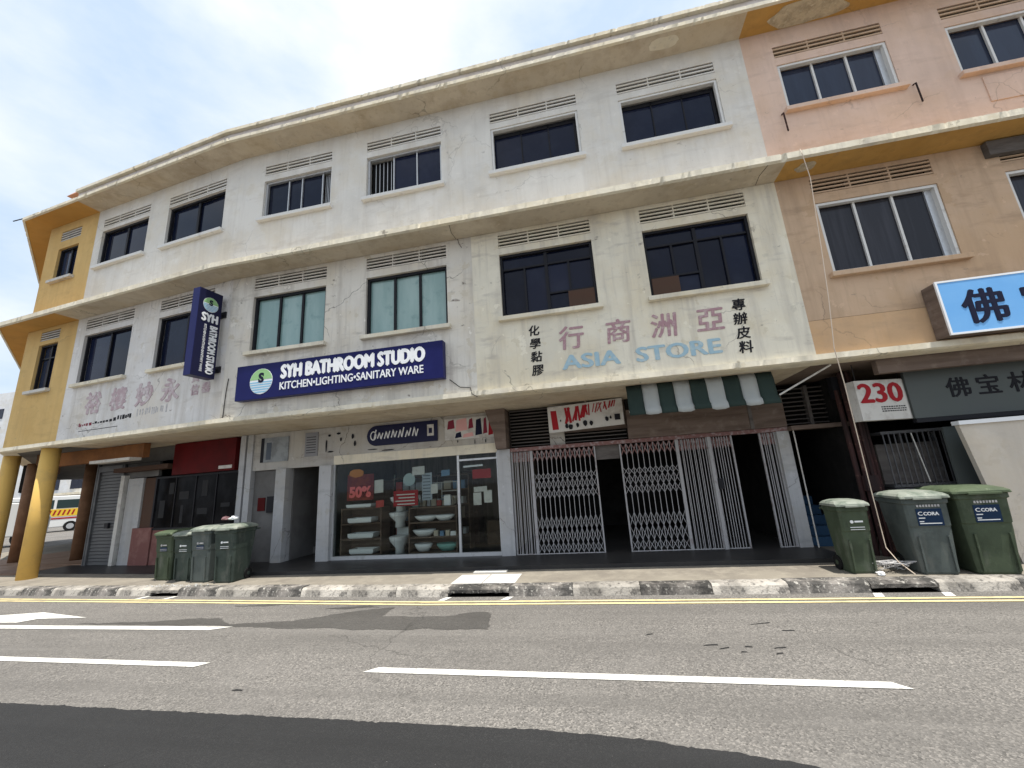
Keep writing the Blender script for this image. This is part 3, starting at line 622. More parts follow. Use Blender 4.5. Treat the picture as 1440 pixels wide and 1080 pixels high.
# corbel over the pillar between the two shops
MB(G).prismy([(-2.06,2.36),(-1.83,2.36),(-1.83,ZC),(-2.26,ZC),(-2.20,3.0),(-2.10,2.72)], -.34, .16).build('corbel', BROWNP, white)
MB(G).box(-7.40, -7.33, .17, 4.0, .19, ZC).build('stair_wall', DIMW, white)
MB(G).box(-6.44, -6.36, .17, 6.0, .19, ZC).build('stair_wall', DIMW, white)
MB(G).box(-8.70, -8.62, .17, 6.0, .13, ZC).build('party_wall', DIMW, white)
MB(G).box(-1.98, -1.9, .17, 6.0, .13, ZC).build('party_wall', SHOPW, white)
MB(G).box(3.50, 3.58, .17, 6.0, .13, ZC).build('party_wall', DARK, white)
st_ = None
for i in range(9): MB(G).box(-7.33, -6.44, 1.0+i*.26, 4.0, .19+i*.17, .19+(i+1)*.17).build('stair_step', DIMW, white)
MB(G).tube([(-6.5,.6,1.0),(-6.5,1.2,1.2),(-6.5,3.2,2.4)], .02).build('handrail', STEEL, white)
MB(G).box(-6.36, -1.98, 3.6, 3.68, .19, ZC).build('shop_back_wall', SHOPW, white)
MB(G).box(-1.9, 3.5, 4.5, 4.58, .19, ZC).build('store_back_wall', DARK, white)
# shop glass
gm = bpy.data.materials.new('shop_glass'); gm.use_nodes = True; t = gm.node_tree; t.nodes.clear()
o_ = t.nodes.new('ShaderNodeOutputMaterial'); tr = t.nodes.new('ShaderNodeBsdfTransparent'); gl = t.nodes.new('ShaderNodeBsdfGlossy'); ms = t.nodes.new('ShaderNodeMixShader'); fn = t.nodes.new('ShaderNodeFresnel')
tr.inputs[0].default_value = (.88, .91, .90, 1); gl.inputs['Roughness'].default_value = .02; fn.inputs[0].default_value = 1.27
t.links.new(fn.outputs[0], ms.inputs[0]); t.links.new(tr.outputs[0], ms.inputs[1]); t.links.new(gl.outputs[0], ms.inputs[2]); t.links.new(ms.outputs[0], o_.inputs[0])
sw = MB(G); sw.box(-6.12, -2.10, -.03, .06, .19, .265).box(-3.05, -3.0, -.02, .05, .265, 2.313).box(-6.12, -6.08, -.02, .05, .265, 2.313).box(-2.14, -2.10, -.02, .05, .265, 2.313).box(-3.0, -2.14, -.02, .05, 2.18, 2.22)
sw = sw.build('shop_window', FRA, white)
for a, b_, lo, hi in ((-6.08, -4.58, .265, 2.313), (-4.57, -3.05, .265, 2.313), (-3.0, -2.14, .265, 2.18), (-3.0, -2.14, 2.22, 2.313)):
    MB(G).box(a, b_, .01, .02, lo, hi).build('glass_pane', gm, sw)
# store on the right: header panels, louvres, rail
MB(G).box(-1.81, 4.62, -.10, .02, 2.29, 2.365).build('gate_rail', GATER, white)
def louvre(x0, x1, z0, z1, n, split=None):
    l = MB(G).box(x0, x1, .06, .10, z0, z1).build('louvre', VENTB, white); me = SLAT.setdefault('louv', unit_box('louvre_slat', LOUV))
    for i in range(n):
        zc = z0+(z1-z0)*(i+.5)/n; inst(me, 'slat', boxmat(G, x0, x1, -.02, .03, zc-.008, zc+.008, Matrix.Rotation(R(-8), 4, 'X')), l)
    if split: inst(me, 'post', boxmat(G, split-.03, split+.03, -.06, .055, z0, z1), l)
louvre(-1.80, -.94, 2.37, ZC, 12); louvre(3.66, 4.60, 2.37, 3.14, 9, 4.13); louvre(-.60, .68, 2.37, 2.60, 3)
MB(G).box(-.93, -.61, .0, .06, 2.37, ZC).build('header_panel', HDR, white)
MB(G).box(-.60, .70, .03, .10, 2.61, ZC).build('header_panel', BROWNP, white)
MB(G).box(.70, 3.64, -.16, -.02, 2.37, 2.96).build('header_panel', BROWNP, white)
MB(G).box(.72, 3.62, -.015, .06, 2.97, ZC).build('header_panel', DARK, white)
MB(G).box(3.0, 3.06, -.18, -.161, 2.37, 2.96).build('header_batten', LOUV, white)
MB(G).box(3.65, 4.7, -.28, .02, 2.375-.09, 2.36-.0).build('louvre_ledge', BROWNP, white)
# folding gates
UB = unit_box('upright_bar', GATE)
def gate(x0, x1, pitch, dense=False, label=None):
    g = MB(G).box(x0, x0+.03, -.05, -.005, .19, 2.29).box(x1-.03, x1, -.05, -.005, .19, 2.29).box(x0+.03, x1-.03, -.045, -.01, .19, .205).build('folding_gate', GATE, white)
    if label: g['label'] = label
    n = max(2, round((x1-x0)/pitch)); xs = [x0+.03+(x1-x0-.06)*i/n for i in range(n+1)]
    bands = [(.22, .40), (.40, .66), (.66, .92), (1.28, 1.46), (1.46, 1.66), (1.66, 1.80)]
    for x in xs[1:-1]:
        if dense: x += rnd.uniform(-.012, .012)
        for y in ((-.034,) if not dense else (-.034,)): inst(UB, 'upright_bar', boxmat(G, x-.006, x+.006, y-.008, y+.008, .2, 2.28), g)
    mb = MB(G)
    for a, b_ in ([] if dense else bands):
        for i in range(n):
            mb.bar((xs[i], -.020, a), (xs[i+1], -.020, b_), .010, .004); mb.bar((xs[i], -.026, b_), (xs[i+1], -.026, a), .010, .004)
    if not dense: mb.build('lattice', GATE, g)['kind'] = 'stuff'
    mb = MB(G)
    for i in range(n): mb.bar((xs[i], -.020, 2.06), (xs[i+1], -.020, 2.285), .022, .004); mb.bar((xs[i], -.026, 2.285), (xs[i+1], -.026, 2.06), .022, .004)
    mb.build('lattice', GATER, g)['kind'] = 'stuff'
gate(-1.80, -1.36, .045, True); gate(-1.36, .0, .108, label='expanded gate leaf with tall diamond lattice')
gate(.49, 1.62, .108); gate(1.62, 2.2, .05, True); gate(2.2, 2.66, .058, True); gate(3.15, 3.44, .045, True)
MB(G).box(2.19, 2.25, -.10, -.05, .19, 2.29).build('gate_post', GATE, white); MB(G).box(2.27, 2.36, -.11, -.052, 1.28, 1.48).build('gate_lock', FRD, white)
MB(G).box(.0, .49, .02, .05, 2.0, 2.29).build('valance_panel', LOUV, white)
MB(G).box(3.44, 3.66, -.12, .16, .15, 2.29).build('pillar', GREYW, white, bevel=.01); MB(G).tube([(3.72,-.16,.15),(3.72,-.16,2.29)], .012).build('drain_rod', SWDIRT, white)
for i in range(5): MB(G).box(3.72, 4.42, .3+i*.25, 3, .12+i*.17, .12+(i+1)*.17).build('stair_step', BLUET, white)
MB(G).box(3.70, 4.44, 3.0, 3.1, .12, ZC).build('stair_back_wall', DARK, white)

# peach ground floor
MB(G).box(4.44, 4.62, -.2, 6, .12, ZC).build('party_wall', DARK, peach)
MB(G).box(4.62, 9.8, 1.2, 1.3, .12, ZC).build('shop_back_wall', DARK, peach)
MB(FR).box(4.6, 9.8, .30, .42, 3.0, 3.22).build('canopy_beam', BROWNP, peach)

# ------------------------------------------------------------------ ground floor, angled wing
MB(GL).box(-1.36, -.95, -.05, .1, 2.36, ZC).build('shop_header', GREYW, white)
MB(GL).box(-1.24, -1.02, -.08, .12, .12, ZC).build('door_jamb', GREYW, white)
wl = MB(GL).box(-4.32, -1.30, -.03, .05, 2.33, 2.38).box(-4.32, -1.30, -.03, .05, 1.0, 1.05).box(-4.32, -4.26, -.03, .05, 1.05, 2.33).box(-1.36, -1.30, -.03, .05, 1.05, 2.33).build('shop_window', FRD, white)
GLK = M('glass_black', (.006, .006, .007), .12, [((.016, .016, .018), (3, 3, 2), .45, .6, .8)], spec=.03)
for i in range(4):
    a = -4.26+i*.725; MB(GL).box(a, a+.70, .0, .012, 1.05, 2.33).build('glass_pane', GLK, wl); MB(GL).box(a+.70, a+.725, -.02, .04, 1.05, 2.33).build('mullion', FRD, wl)
for a, b_, c_, d_ in ((-4.1,-3.9,1.3,1.75),(-3.8,-3.62,1.9,2.2),(-3.4,-3.05,1.75,1.95),(-3.3,-3.2,1.15,1.6),(-2.7,-2.35,1.35,1.5),(-2.6,-2.4,1.8,2.2),(-1.9,-1.6,1.5,1.6)):
    MB(GL).box(a, b_, -.006, -.001, c_, d_).build('faded_sheet', M('sheet_dim', (.032, .032, .034), .8), wl)
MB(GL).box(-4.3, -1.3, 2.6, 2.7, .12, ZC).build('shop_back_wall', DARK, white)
MB(GL).box(-4.20, -1.30, -.02, .06, .12, .995).build('low_wall', REDT, white)
MB(GL).box(-4.95, -4.22, -.05, .06, .12, 1.07).build('low_wall', REDT, white)
MB(GL).box(-4.80, -4.34, .02, .06, 1.07, 2.38).build('jamb_panel', BRDB, white)
MB(GL).box(-5.42, -4.82, -.02, .04, .13, 2.40).build('white_door', GREYW, white)
MB(GL).box(-5.62, -5.48, -.10, .1, .12, 2.5).build('post', SWDIRT, white)
shg = MB(GL).box(-6.74, -6.66, -.05, .06, .13, 2.82).box(-5.70, -5.63, -.05, .06, .13, 2.82).box(-6.66, -5.70, -.06, .1, 2.66, 2.82).build('roller_shutter', SHUT, white)
SH = unit_box('shutter_slat', SHUT)
for i in range(28): inst(SH, 'slat', boxmat(GL, -6.66, -5.70, .0, .02, .14+i*.09, .14+i*.09+.078), shg)
MB(GL).box(-6.1, -5.95, -.06, -.0, 1.1, 1.24).build('shutter_lock', FRD, white)
MB(GL).box(-6.74, -1.3, .02, .1, 2.83, ZC).build('shop_header', DIMW, white)
MB(GL).box(-5.62, -4.33, .02, .1, 2.42, 2.82).build('shop_header', DIMW, white)
MB(GL).box(-5.72, -3.60, -.25, .015, 2.58, 2.70).build('fabric_awning_roll', BRDB, white)
MB(GL).box(-6.78, -6.74, -.06, 6.2, .12, ZC).build('side_wall', SHUT, white)
MB(FL).box(-7.3, -3.7, .9, 1.05, 2.86, ZC).build('walkway_beam', ORNB, yellow)
MB(FL).box(-5.2, -3.7, .62, .88, 2.78, 2.85).build('light_fitting', SWDIRT, yellow)
def column(c, r, mat, z1=3.222, base=.1):
    mb = MB(); mb.cyl((c.x, c.y), r, base, z1, 28); o = mb.build('column', mat, yellow)
    for p in o.data.polygons: p.use_smooth = len(p.vertices) == 4
    return o
column(FL @ Vector((-5.98, .22, 0)), .18, COLM)
column(FK @ Vector((-1.0, .10, 0)), .17, COLM)
column(Vector((-16.0, 10.4, 0)), .17, COLB); column(Vector((-18.4, 10.35, 0)), .19, COLB)
MB(FK).box(-5.4, -.4, .6, .85, 2.95, 3.215).build('walkway_beam', COLB, yellow)

MB(FK).box(-15.8, -4.6, .02, .25, 2.32, 3.215).build('walkway_beam', DARK, yellow)
for q in (-8.5, -12.5): column(FK @ Vector((q, .15, 0)), .19, COLB)
MB(FK).box(-15.8, -9.0, 4.0, 4.2, .12, 3.215).build('rear_wall', DIMW, yellow)

# ------------------------------------------------------------------ signs
def P(fr, x, y, z): return fr @ Vector((x, y, z))
s = thing('signboard', P(FR, -4.9, -.1, 3.63), 'long navy signboard with white lettering and a round striped emblem below the teal windows', 'sign', 'shop signs')
MB(FR).box(-7.19, -2.62, -.17, -.015, 3.635, 4.375).build('board', NAVY, s, bevel=.006)
text('SYH BATHROOM STUDIO', .4, FR, -6.13, -.173, 3.995, SWHITE, s, bold=.085, fit=3.16, fith=.31)
text('KITCHEN•LIGHTING•SANITARY WARE', .2, FR, -6.13, -.173, 3.77, SWHITE, s, bold=.02, fit=3.12, fith=.16)
def emblem(fr, cx, y, cz, r, parent, flip=None):
    e = MB(fr).cyly((cx, 0, cz), r, y, y+.004).build('emblem', SWHITE, parent)
    n = 20; top = [(cx+r*.97*math.cos(t_), cz+r*.97*math.sin(t_)) for t_ in [R(8)+R(164)*i/n for i in range(n+1)]]
    MB(fr).prismy(top, y-.003, y-.0005).build('emblem_upper', SGREEN, e)
    for i in range(5):
        zz = cz-r*(.02+.19*i); hw = math.sqrt(max(0, (r*.97)**2-(zz-cz)**2)); zz2 = zz-r*.10; hw2 = math.sqrt(max(.0001, (r*.97)**2-(zz2-cz)**2))
        MB(fr).prismy([(cx-hw, zz), (cx+hw, zz), (cx+hw2, zz2), (cx-hw2, zz2)], y-.003, y-.0005).build('emblem_stripe', SLB, e)
    text('S', r*1.0, fr, cx, y-.0035, cz-.06*r, INK, e, off=.05, align='CENTER')
emblem(FR, -6.58, -.174, 4.0, .27, s)
# projecting vertical sign on the angled wing
s = thing('projecting_sign', P(FL, -.2, -.3, 4.2), 'tall dark navy box sign projecting edge-on from the wall on two brackets', 'sign', 'shop signs')
MB(FL).box(-.335, -.135, -.60, -.10, 4.2, 6.15).build('box', NAVYD, s, bevel=.006)
MB(FL).box(-.333, -.137, -.606, -.601, 4.203, 6.147).build('edge_panel', NAVY, s)
FS = FL @ Matrix.Translation((-.132, -.35, 0)) @ Matrix.Rotation(R(90), 4, 'Z')   # x runs inwards to the wall, face looks right
emblem(FS, .0, -.002, 5.82, .165, s)
text('SYH', .24, FS, -.17, -.001, 5.42, SWHITE, s, bold=.07, fit=.36, fith=.2)
text('BATHROOM STUDIO', .24, FS, .03, -.001, 5.36, SWHITE, s, bold=.07, rot=R(90), fit=1.08, fith=.17)
text('KITCHEN•LIGHTING•SANITARY WARE', .1, FS, -.09, -.001, 5.36, SWHITE, s, off=.012, rot=R(90), fit=1.05, fith=.05)
for z in (5.72, 4.44):
    MB(FL).box(-.27, -.20, -.11, .0, z-.02, z+.02).box(-.33, -.10, -.03, -.002, z-.07, z+.07).build('bracket', FRD, s)
# blue sign on the peach wall
s = thing('signboard', P(FR, 6.6, -.1, 3.34), 'sky blue signboard with dark characters fixed below the peach window', 'sign', 'shop signs')
MB(FR).box(5.27, 9.2, -.27, -.02, 3.365, 4.19).build('box', BROWNP, s)
MB(FR).box(5.29, 9.18, -.295, -.272, 3.385, 4.17).build('face', SKYB, s)
fbx = MB(FR); fbx.box(5.262, 9.2, -.30, -.272, 4.171, 4.20).box(5.262, 9.2, -.30, -.272, 3.355, 3.384).box(5.262, 5.289, -.30, -.272, 3.384, 4.171); fbx.build('edge_trim', SWHITE, s)
for ch, x in zip('佛宝林', (5.50, 6.24, 7.0)): text(ch, .56, FR, x, -.297, 3.54, INK, s, 'character', bold=.028)
# number sign (a bent light box) under the canopy
FN = Matrix.Translation((4.72, 7.62, 0)) @ Matrix.Rotation(R(14), 4, 'Z')
s = thing('number_sign', (4.72, 7.6, 2.3), 'white box sign with large red numerals hanging under the canopy', 'sign', 'shop signs')
MB(FN).prism([(-.46,0),(.36,0),(.56,.10),(.56,.16),(-.46,.16)], 2.27, 2.93).build('box', SWDIRT, s)
text('230', .45, FN, -.43, -.003, 2.55, REDP, s, bold=.035, fit=.76, fith=.33)
mbx = MB(FN)
for r_ in range(3):
    x = -.1
    while x < .3: w_ = rnd.uniform(.015, .04); mbx.box(x, x+w_, -.003, -.0005, 2.47-r_*.035, 2.488-r_*.035); x += w_+.012
mbx.build('print', BLACKP, s)
for dx in (-.35, .4): MB(FN).tube([(dx,.08,2.93),(dx,.08,3.22)], .008).build('hanger', CABD, s)
# grey hanging board
s = thing('hanging_board', (6.6, 7.72, 2.25), 'dark grey board with black characters hanging under the canopy right of the numbered box', 'sign', 'shop signs')
MB().box(5.12, 9.5, 7.70, 7.76, 2.26, 3.06).build('board', GREYB, s)
for ch, x in zip('佛宝林', (5.65, 6.07, 6.49)): text(ch, .34, Matrix(), x, 7.697, 2.58, BLACKP, s, 'character', bold=.02)
MB().box(5.12, 9.5, 7.69, 7.77, 2.19, 2.255).build('bottom_rail', FRD, s)
# navy rounded sign and posters on the bathroom shop's header
s = thing('header_sign', P(G, -4.4, -.07, 2.68), 'navy sign with a rounded left end and white script on the shop header', 'sign', 'shop signs')
rr = .235; pts_ = [(-5.0+rr*math.cos(t_), 2.91+rr*math.sin(t_)) for t_ in [R(90)+R(180)*i/14 for i in range(15)]]
MB(G).prismy([(-3.47,3.15)]+pts_+[(-3.47,2.675)], -.075, -.057).build('board', NAVYD, s)
mbs_ = MB(G); x = -5.05
for i in range(13):
    h_ = rnd.uniform(.14, .24); mbs_.bar((x, -.078, 2.82+rnd.uniform(0, .03)), (x+.05, -.078, 2.82+h_), .026, .004); 
    if i % 2: mbs_.bar((x+.05, -.078, 2.82+h_), (x+.08, -.078, 2.84), .02, .004)
    x += .088
for i in range(10):
    t0, t1 = 2*math.pi*i/10, 2*math.pi*(i+1)/10; mbs_.bar((-5.07+.07*math.cos(t0), -.078, 2.91+.10*math.sin(t0)), (-5.07+.07*math.cos(t1), -.078, 2.91+.10*math.sin(t1)), .022, .004)
mbs_.build('script', SWHITE, s)
MB(G).box(-3.72, -3.56, -.079, -.076, 2.80, 3.06).build('print', SWDIRT, s); MB(G).box(-3.68, -3.60, -.082, -.0795, 2.86, 2.98).build('print', NAVYD, s)
s = tag(MB(G).box(-3.30, -2.14, -.066, -.057, 2.66, 3.14).build('poster_panel', SWDIRT), 'pale poster panel with pink and maroon prints on the shop header end', 'poster', 'posters on the header')
for x0, x1, z0, z1, m in ((-3.24,-3.06,2.90,3.12,MAROON),(-3.04,-2.76,2.84,3.13,PINKPR),(-2.74,-2.62,2.88,3.12,MAROON),(-3.06,-2.90,2.69,2.83,INK),(-2.88,-2.62,2.69,2.80,PINKPR),(-2.58,-2.42,2.72,3.10,INK),(-2.40,-2.30,2.74,3.11,MAROON),(-2.28,-2.17,2.70,3.12,REDP)):
    MB(G).prismy([(x0,z0),(x1,z0+.02),(x1-.02,z1),(x0+.03,z1-.03)], -.069, -.0665).build('print', m, s)
s = tag(MB(G).box(-8.12, -7.36, -.062, -.0415, 2.5, 3.1).build('picture_panel', M('panel_grey_glassy', (.30, .32, .33), .4, [((.18, .19, .20), 3, .45, .6, .8)])), 'grey glassy panel on the header above the plain grey door', 'poster', 'posters on the header')
MB(G).box(-8.14, -8.05, -.066, -.0625, 2.5, 3.1).build('print', FRD, s); MB(G).box(-7.98, -7.84, -.066, -.0625, 2.56, 2.98).build('print', M('print_slate', (.10, .12, .15), .5), s)
s = tag(MB(G).box(-6.9, -6.55, -.062, -.0415, 2.56, 3.13).build('notice_sheet', M('notice_grey', (.26, .26, .27), .6)), 'small grey printed notice on the header above the stair doorway', 'poster', 'posters on the header')
for i in range(7): MB(G).box(-6.86, -6.6, -.064, -.0625, 2.64+i*.062, 2.655+i*.062).build('print', FRD, s)
mbl = MB(G)
for (cx_, cz_, rx_, rz_, sd) in ((-6.32,2.78,.02,.14,1),(-6.24,3.02,.04,.03,2),(-6.0,3.05,.05,.025,3),(-5.93,2.9,.02,.05,4),(-6.2,2.63,.08,.02,5),(-5.62,2.95,.035,.06,6),(-5.56,2.78,.03,.06,7),(-5.1,2.60,.12,.012,8),(-4.7,2.56,.16,.014,9),(-2.6,2.58,.01,.05,10),(-2.35,2.58,.012,.04,11),(-3.0,2.62,.012,.03,12)):
    mbl.prismy(blob(None, cx_, cz_, rx_, rz_, sd*3.1, 18), -.0585, -.0575)
mbl.build('paint_marks', BLACKP, white)
# red printed banner over the folding gate
FB = G @ Matrix.Translation((0, -.32, 0))
s = thing('banner', P(FB, -.15, 0, 2.64), 'white banner with ragged red and black print hung over the gap between the gates', 'banner')
MB(FB).prismy([(-.90,2.60),(.64,2.66),(.64,3.20),(-.90,3.14)], .0, .02).build('sheet', SWDIRT, s)
MB(FB).prismy([(-.82,2.66),(-.69,2.66),(-.72,3.06),(-.84,3.06)], -.004, -.001).build('print', REDP, s)
mbr = MB(FB); mbk = MB(FB)
for i in range(19):
    x = -.54+i*.056; l_ = .30 if i < 8 else .24
    mbr.bar((x+rnd.uniform(-.02,.02), -.003-.0004*i, 3.07-l_+.011*i+rnd.uniform(-.03,.03)), (x+rnd.uniform(-.05,.10), -.003-.0004*i, 3.10+.004*i), rnd.uniform(.03,.06) if i < 9 else rnd.uniform(.014,.03), .003)
mbr.build('print', REDP, s)['kind'] = 'stuff'
for i, (x, z, r_) in enumerate(((-.52,2.72,.05),(-.44,2.70,.06),(-.30,2.72,.045),(-.14,2.75,.06),(-.02,2.74,.05),(.30,2.80,.05),(.38,2.82,.03),(-.64,2.84,.02))):
    mbk.prismy(blob(None, x, z, r_*.7, r_, i*2.3, 14), -.018, -.016)
mbk.box(.46, .57, -.018, -.016, 2.76, 2.88); mbk.build('print', BLACKP, s)['kind'] = 'stuff'
for dx in (-.1, .45): MB(FB).tube([(dx,.01,3.15),(dx,.01,3.222)], .006).build('hanger', CABLE, s)
s = tag(MB(GL).box(-3.55, -1.37, -.16, -.03, 2.39, ZC-.01).build('signboard', REDB), 'blank dark red signboard over the dark shop window', 'sign', 'shop signs')
MB(GL).box(-1.9, -1.45, -.163, -.1605, 2.44, 2.52).build('print', SWDIRT, s)

# striped awning, rolled half down
s = thing('awning', (1.9, 7.4, 3.2), 'half lowered awning with dark green and white stripes over the gates', 'awning')
xs_ = [.60]; wd = .268
seq = ['g','w']*4+['g']
prof = [(.02,3.222),(-.03,3.10),(-.04,2.95),(-.055,2.80),(-.12,2.74),(-.14,2.66)]
for i, q in enumerate(seq):
    a = .66+i*wd; zd = .03*math.sin(i*2.1); mb = MB(FR); n = len(prof)
    vs = []; fs = []
    for k in range(5):
        x = a+(wd-.001)*k/4
        for (y, z) in prof: vs.append((x, .33+y+.012*math.sin(k*1.57+i), z + (zd*.3 if z < 2.8 else 0) - (.05 if q == 'w' and z < 2.7 and k in (1,2,3) else 0)*.4))
    for k in range(4):
        for j in range(n-1): fs.append((k*n+j, (k+1)*n+j, (k+1)*n+j+1, k*n+j+1))
    mb.add(vs, fs); o2 = mb.build('stripe', AWG if q == 'g' else AWW, s, smooth=True, fixn=False)
    md = o2.modifiers.new('thick', 'SOLIDIFY'); md.thickness = .006
MB(FR).tube([(.66,.26,2.735),(3.07,.26,2.735)], .018).build('front_bar', FRA, s)
MB(FR).tube([(3.1,.3,2.80),(3.9,.2,3.2)], .016).build('arm', SWDIRT, s)

# ------------------------------------------------------------------ wheelie bins
BING = {}
def binmat(name, c): return M(name, c, .55, [(tuple(v*.7 for v in c), 4, .42, .64, .8), ((.19, .19, .17), (5, 5, 2.2), .54, .74, .5), ((.03, .03, .026), (9, 9, 3), .64, .74, .5), (tuple(v*1.5 for v in c), 14, .6, .72, .5)], bump=(60, .15, .003))
BG1 = binmat('bin_olive_green', (.066, .086, .055)); BG2 = binmat('bin_grey_green', (.095, .112, .106)); BG3 = binmat('bin_dark_green', (.052, .068, .058))
LIDM = M('bin_lid_sunlit', (.26, .28, .24), .5, [((.10, .13, .10), 5, .45, .65, .8), ((.34, .35, .30), 9, .58, .70, .8)]); TYRE = M('bin_tyre', (.015, .015, .015), .8)  # lids kept pale so the colour carries their sunlit tops
LIDG = M('bin_lid_green', (.085, .11, .065), .5, [((.06, .08, .05), 5, .45, .65, .8), ((.22, .25, .17), 9, .6, .70, .7)])
LBL = M('bin_label_blue', (.012, .03, .07), .5)
def wheelie(loc, rz, w, d, h, mat, lid, label, kind):
    T = Matrix.Translation(loc) @ Matrix.Rotation(rz, 4, 'Z')
    b = thing('wheelie_bin', loc, label, 'bin', 'wheelie bins on the pavement')
    hb = h*.90
    def ring(z, ww, dd, yb=0, c=.03):
        x, y0, y1 = ww/2, yb, yb+dd
        return [(-x+c,y0,z),(x-c,y0,z),(x,y0+c,z),(x,y1-c,z),(x-c,y1,z),(-x+c,y1,z),(-x,y1-c,z),(-x,y0+c,z)]
    mb = MB(T)
    w0, d0 = w*.78, d*.70
    zs = [(.0,w0*.97,d0*.97,.03),(.03,w0,d0,.02),(.55*hb,w0+(w-w0)*.50,d0+(d-d0)*.45,-.01),(.62*hb,w0+(w-w0)*.50,d0+(d-d0)*.45,-.012),(.63*hb,w0+(w-w0)*.62,d0+(d-d0)*.58,-.022),(hb-.07,w*.93,d*.95,-.04),(hb-.06,w*1.0,d*1.0,-.055),(hb,w*1.0,d*1.0,-.055)]
    mb.loft([ring(z, a, c, y) for z, a, c, y in zs]); body = mb.build('body', mat, b, bevel=.008)
    for sx in (-1, 1): MB(T).prismx([(-.013,.04),(-.036,.5*hb),(-.012,.5*hb),(.01,.04)], sx*w0*.40-.012, sx*w0*.40+.012).build('front_rib', mat, body)
    lz = hb+.004
    mb = MB(T); mb.loft([ring(lz, w*1.08, d*1.10, -.09), ring(lz+.035, w*1.08, d*1.10, -.09, .05), ring(lz+.065, w*.96, d*.98, -.05, .07), ring(lz+h*.085, w*.70, d*.70, .05, .08)])
    ld = mb.build('lid', lid, b, bevel=.008)
    MB(T).box(-w*.3, w*.3, -.115, -.085, lz-.01, lz+.02).build('lid_lip', lid, ld, bevel=.006)
    MB(T).cylx((0, d*1.08, hb-.05), .016, -w*.42, w*.42, 10).build('handle', mat, b)
    for sx in (-1, 1):
        wh = MB(T).cylx((0, d0*.96, .10), .10, sx*w0*.5+.005*sx-.022, sx*w0*.5+.005*sx+.022, 18).build('wheel', TYRE, b)
        MB(T).cylx((0, d0*.96, .10), .035, sx*w0*.5+.005*sx-.026, sx*w0*.5+.005*sx+.026, 12).build('hub', mat, wh)
    # label on the sloping front, upper part
    zl0, zl1 = .66*hb, .84*hb; yf = lambda z: -.022-(z-.63*hb)/(.29*hb)*.018-.004
    tilt = math.atan2(yf(zl0)-yf(zl1), zl1-zl0)
    TL = T @ Matrix.Translation((0, yf(zl0), zl0)) @ Matrix.Rotation(tilt, 4, 'X')
    if kind == 'cora':
        lb = MB(TL).box(-.13, .15, -.004, .004, -.02, .20).build('label', LBL, b)
        text('C', .08, TL, -.115, -.0052, .115, SWHITE, lb, off=.01, fit=.05, fith=.05); text('CORA', .08, TL, -.055, -.0052, .115, SWHITE, lb, off=.03, fit=.17, fith=.045)
        for zq, wq in ((.075, .07), (.03, .05), (.005, .24)): MB(TL).box(-.115, -.115+wq, -.006, -.0045, zq, zq+.012).build('print', SWHITE, lb)
        mbq = MB(TL)
        for i in range(8): mbq.box(-.11+i*.033, -.09+i*.033, -.005, .003, .225, .255)
        mbq.build('stencil', GREYP, b)
    else:
        mbq = MB(TL); mbq.loft([[(-.05+q*math.cos(k*.6283), yy, .10+q*math.sin(k*.6283)) for k in range(10)] for q, yy in ((.022,.003),(.022,-.005))])
        mbq.box(-.015, .09, -.005, .003, .09, .112)
        mbq.box(-.08, .10, -.005, .003, .02, .028).box(-.08, .10, -.005, .003, -.01, -.003); mbq.build('stencil', SWHITE if kind == 'st' else GREYP, b)
        if kind == 'dk': MB(TL).box(-.08, .10, -.003, .003, -.02, .06).build('label', LBL, b)
    return b
wheelie((3.50, 6.93, .128), R(1), .405, .46, 1.00, BG1, LIDM, 'small olive green wheelie bin standing left of the two big bins', 'st')
wheelie((4.32, 6.80, .128), R(-6), .52, .72, 1.08, BG2, LIDM, 'grey green wheelie bin with blue label between two other bins', 'cora')
wheelie((4.95, 6.76, .128), R(-3), .60, .80, 1.12, BG1, LIDG, 'large olive green wheelie bin with blue label at the right edge', 'cora')
wheelie((-9.08, 7.42, .128), R(-3), .50, .62, 1.00, BG1, LIDG, 'leftmost small olive bin in the row of four near the yellow column', 'dk')
wheelie((-8.47, 7.32, .128), R(1), .50, .62, .98, BG3, LIDM, 'second small dark green bin from the left in the row of four', 'st')
wheelie((-7.90, 7.18, .128), R(-2), .50, .60, 1.07, BG2, LIDM, 'third taller bin of the row of four with paper on its lid', 'dk')
wheelie((-7.25, 7.10, .128), R(3), .50, .58, 1.08, BG3, LIDM, 'rightmost tall dark green bin in the row of four beside the grey doors', 'st')
def scrap(loc, sz, mat, label, seed):
    me = bpy.data.meshes.new('paper_scrap'); bm = bmesh.new(); bmesh.ops.create_icosphere(bm, subdivisions=2, radius=sz)
    for v in bm.verts:
        q = 1+.6*mnoise.noise(v.co/sz*1.7+Vector((seed, 0, 0))); v.co = Vector((v.co.x*q*1.2, v.co.y*q, max(v.co.z*q*.6, -sz*.35)))
    bm.to_mesh(me); bm.free(); me.materials.append(mat); o = bpy.data.objects.new('paper_scrap', me); COL.objects.link(o); o.location = loc
    return tag(o, label, 'litter', 'scraps of litter')
scrap((-7.72, 7.5, 1.29), .07, PINKPR, 'crumpled pinkish scrap lying on the third bin of the four', 1)
scrap((-7.35, 7.35, 1.30), .08, SWHITE, 'crumpled white scrap lying on the rightmost bin of the four', 2)
scrap((3.62, 6.84, .15), .045, SWHITE, 'white scrap at the foot of the small olive bin', 3)
mbd = MB()
for i in range(60):
    x, y = rnd.uniform(-9.0, -7.4), rnd.uniform(6.86, 7.08); q = rnd.uniform(.01, .035); mbd.box(x, x+q, y, y+q*.7, .125, .125+q*.5)
tag(mbd.build('rubble', SLABP), 'pale grit scattered along the kerb in front of the four bins', 'grit', kind='stuff')
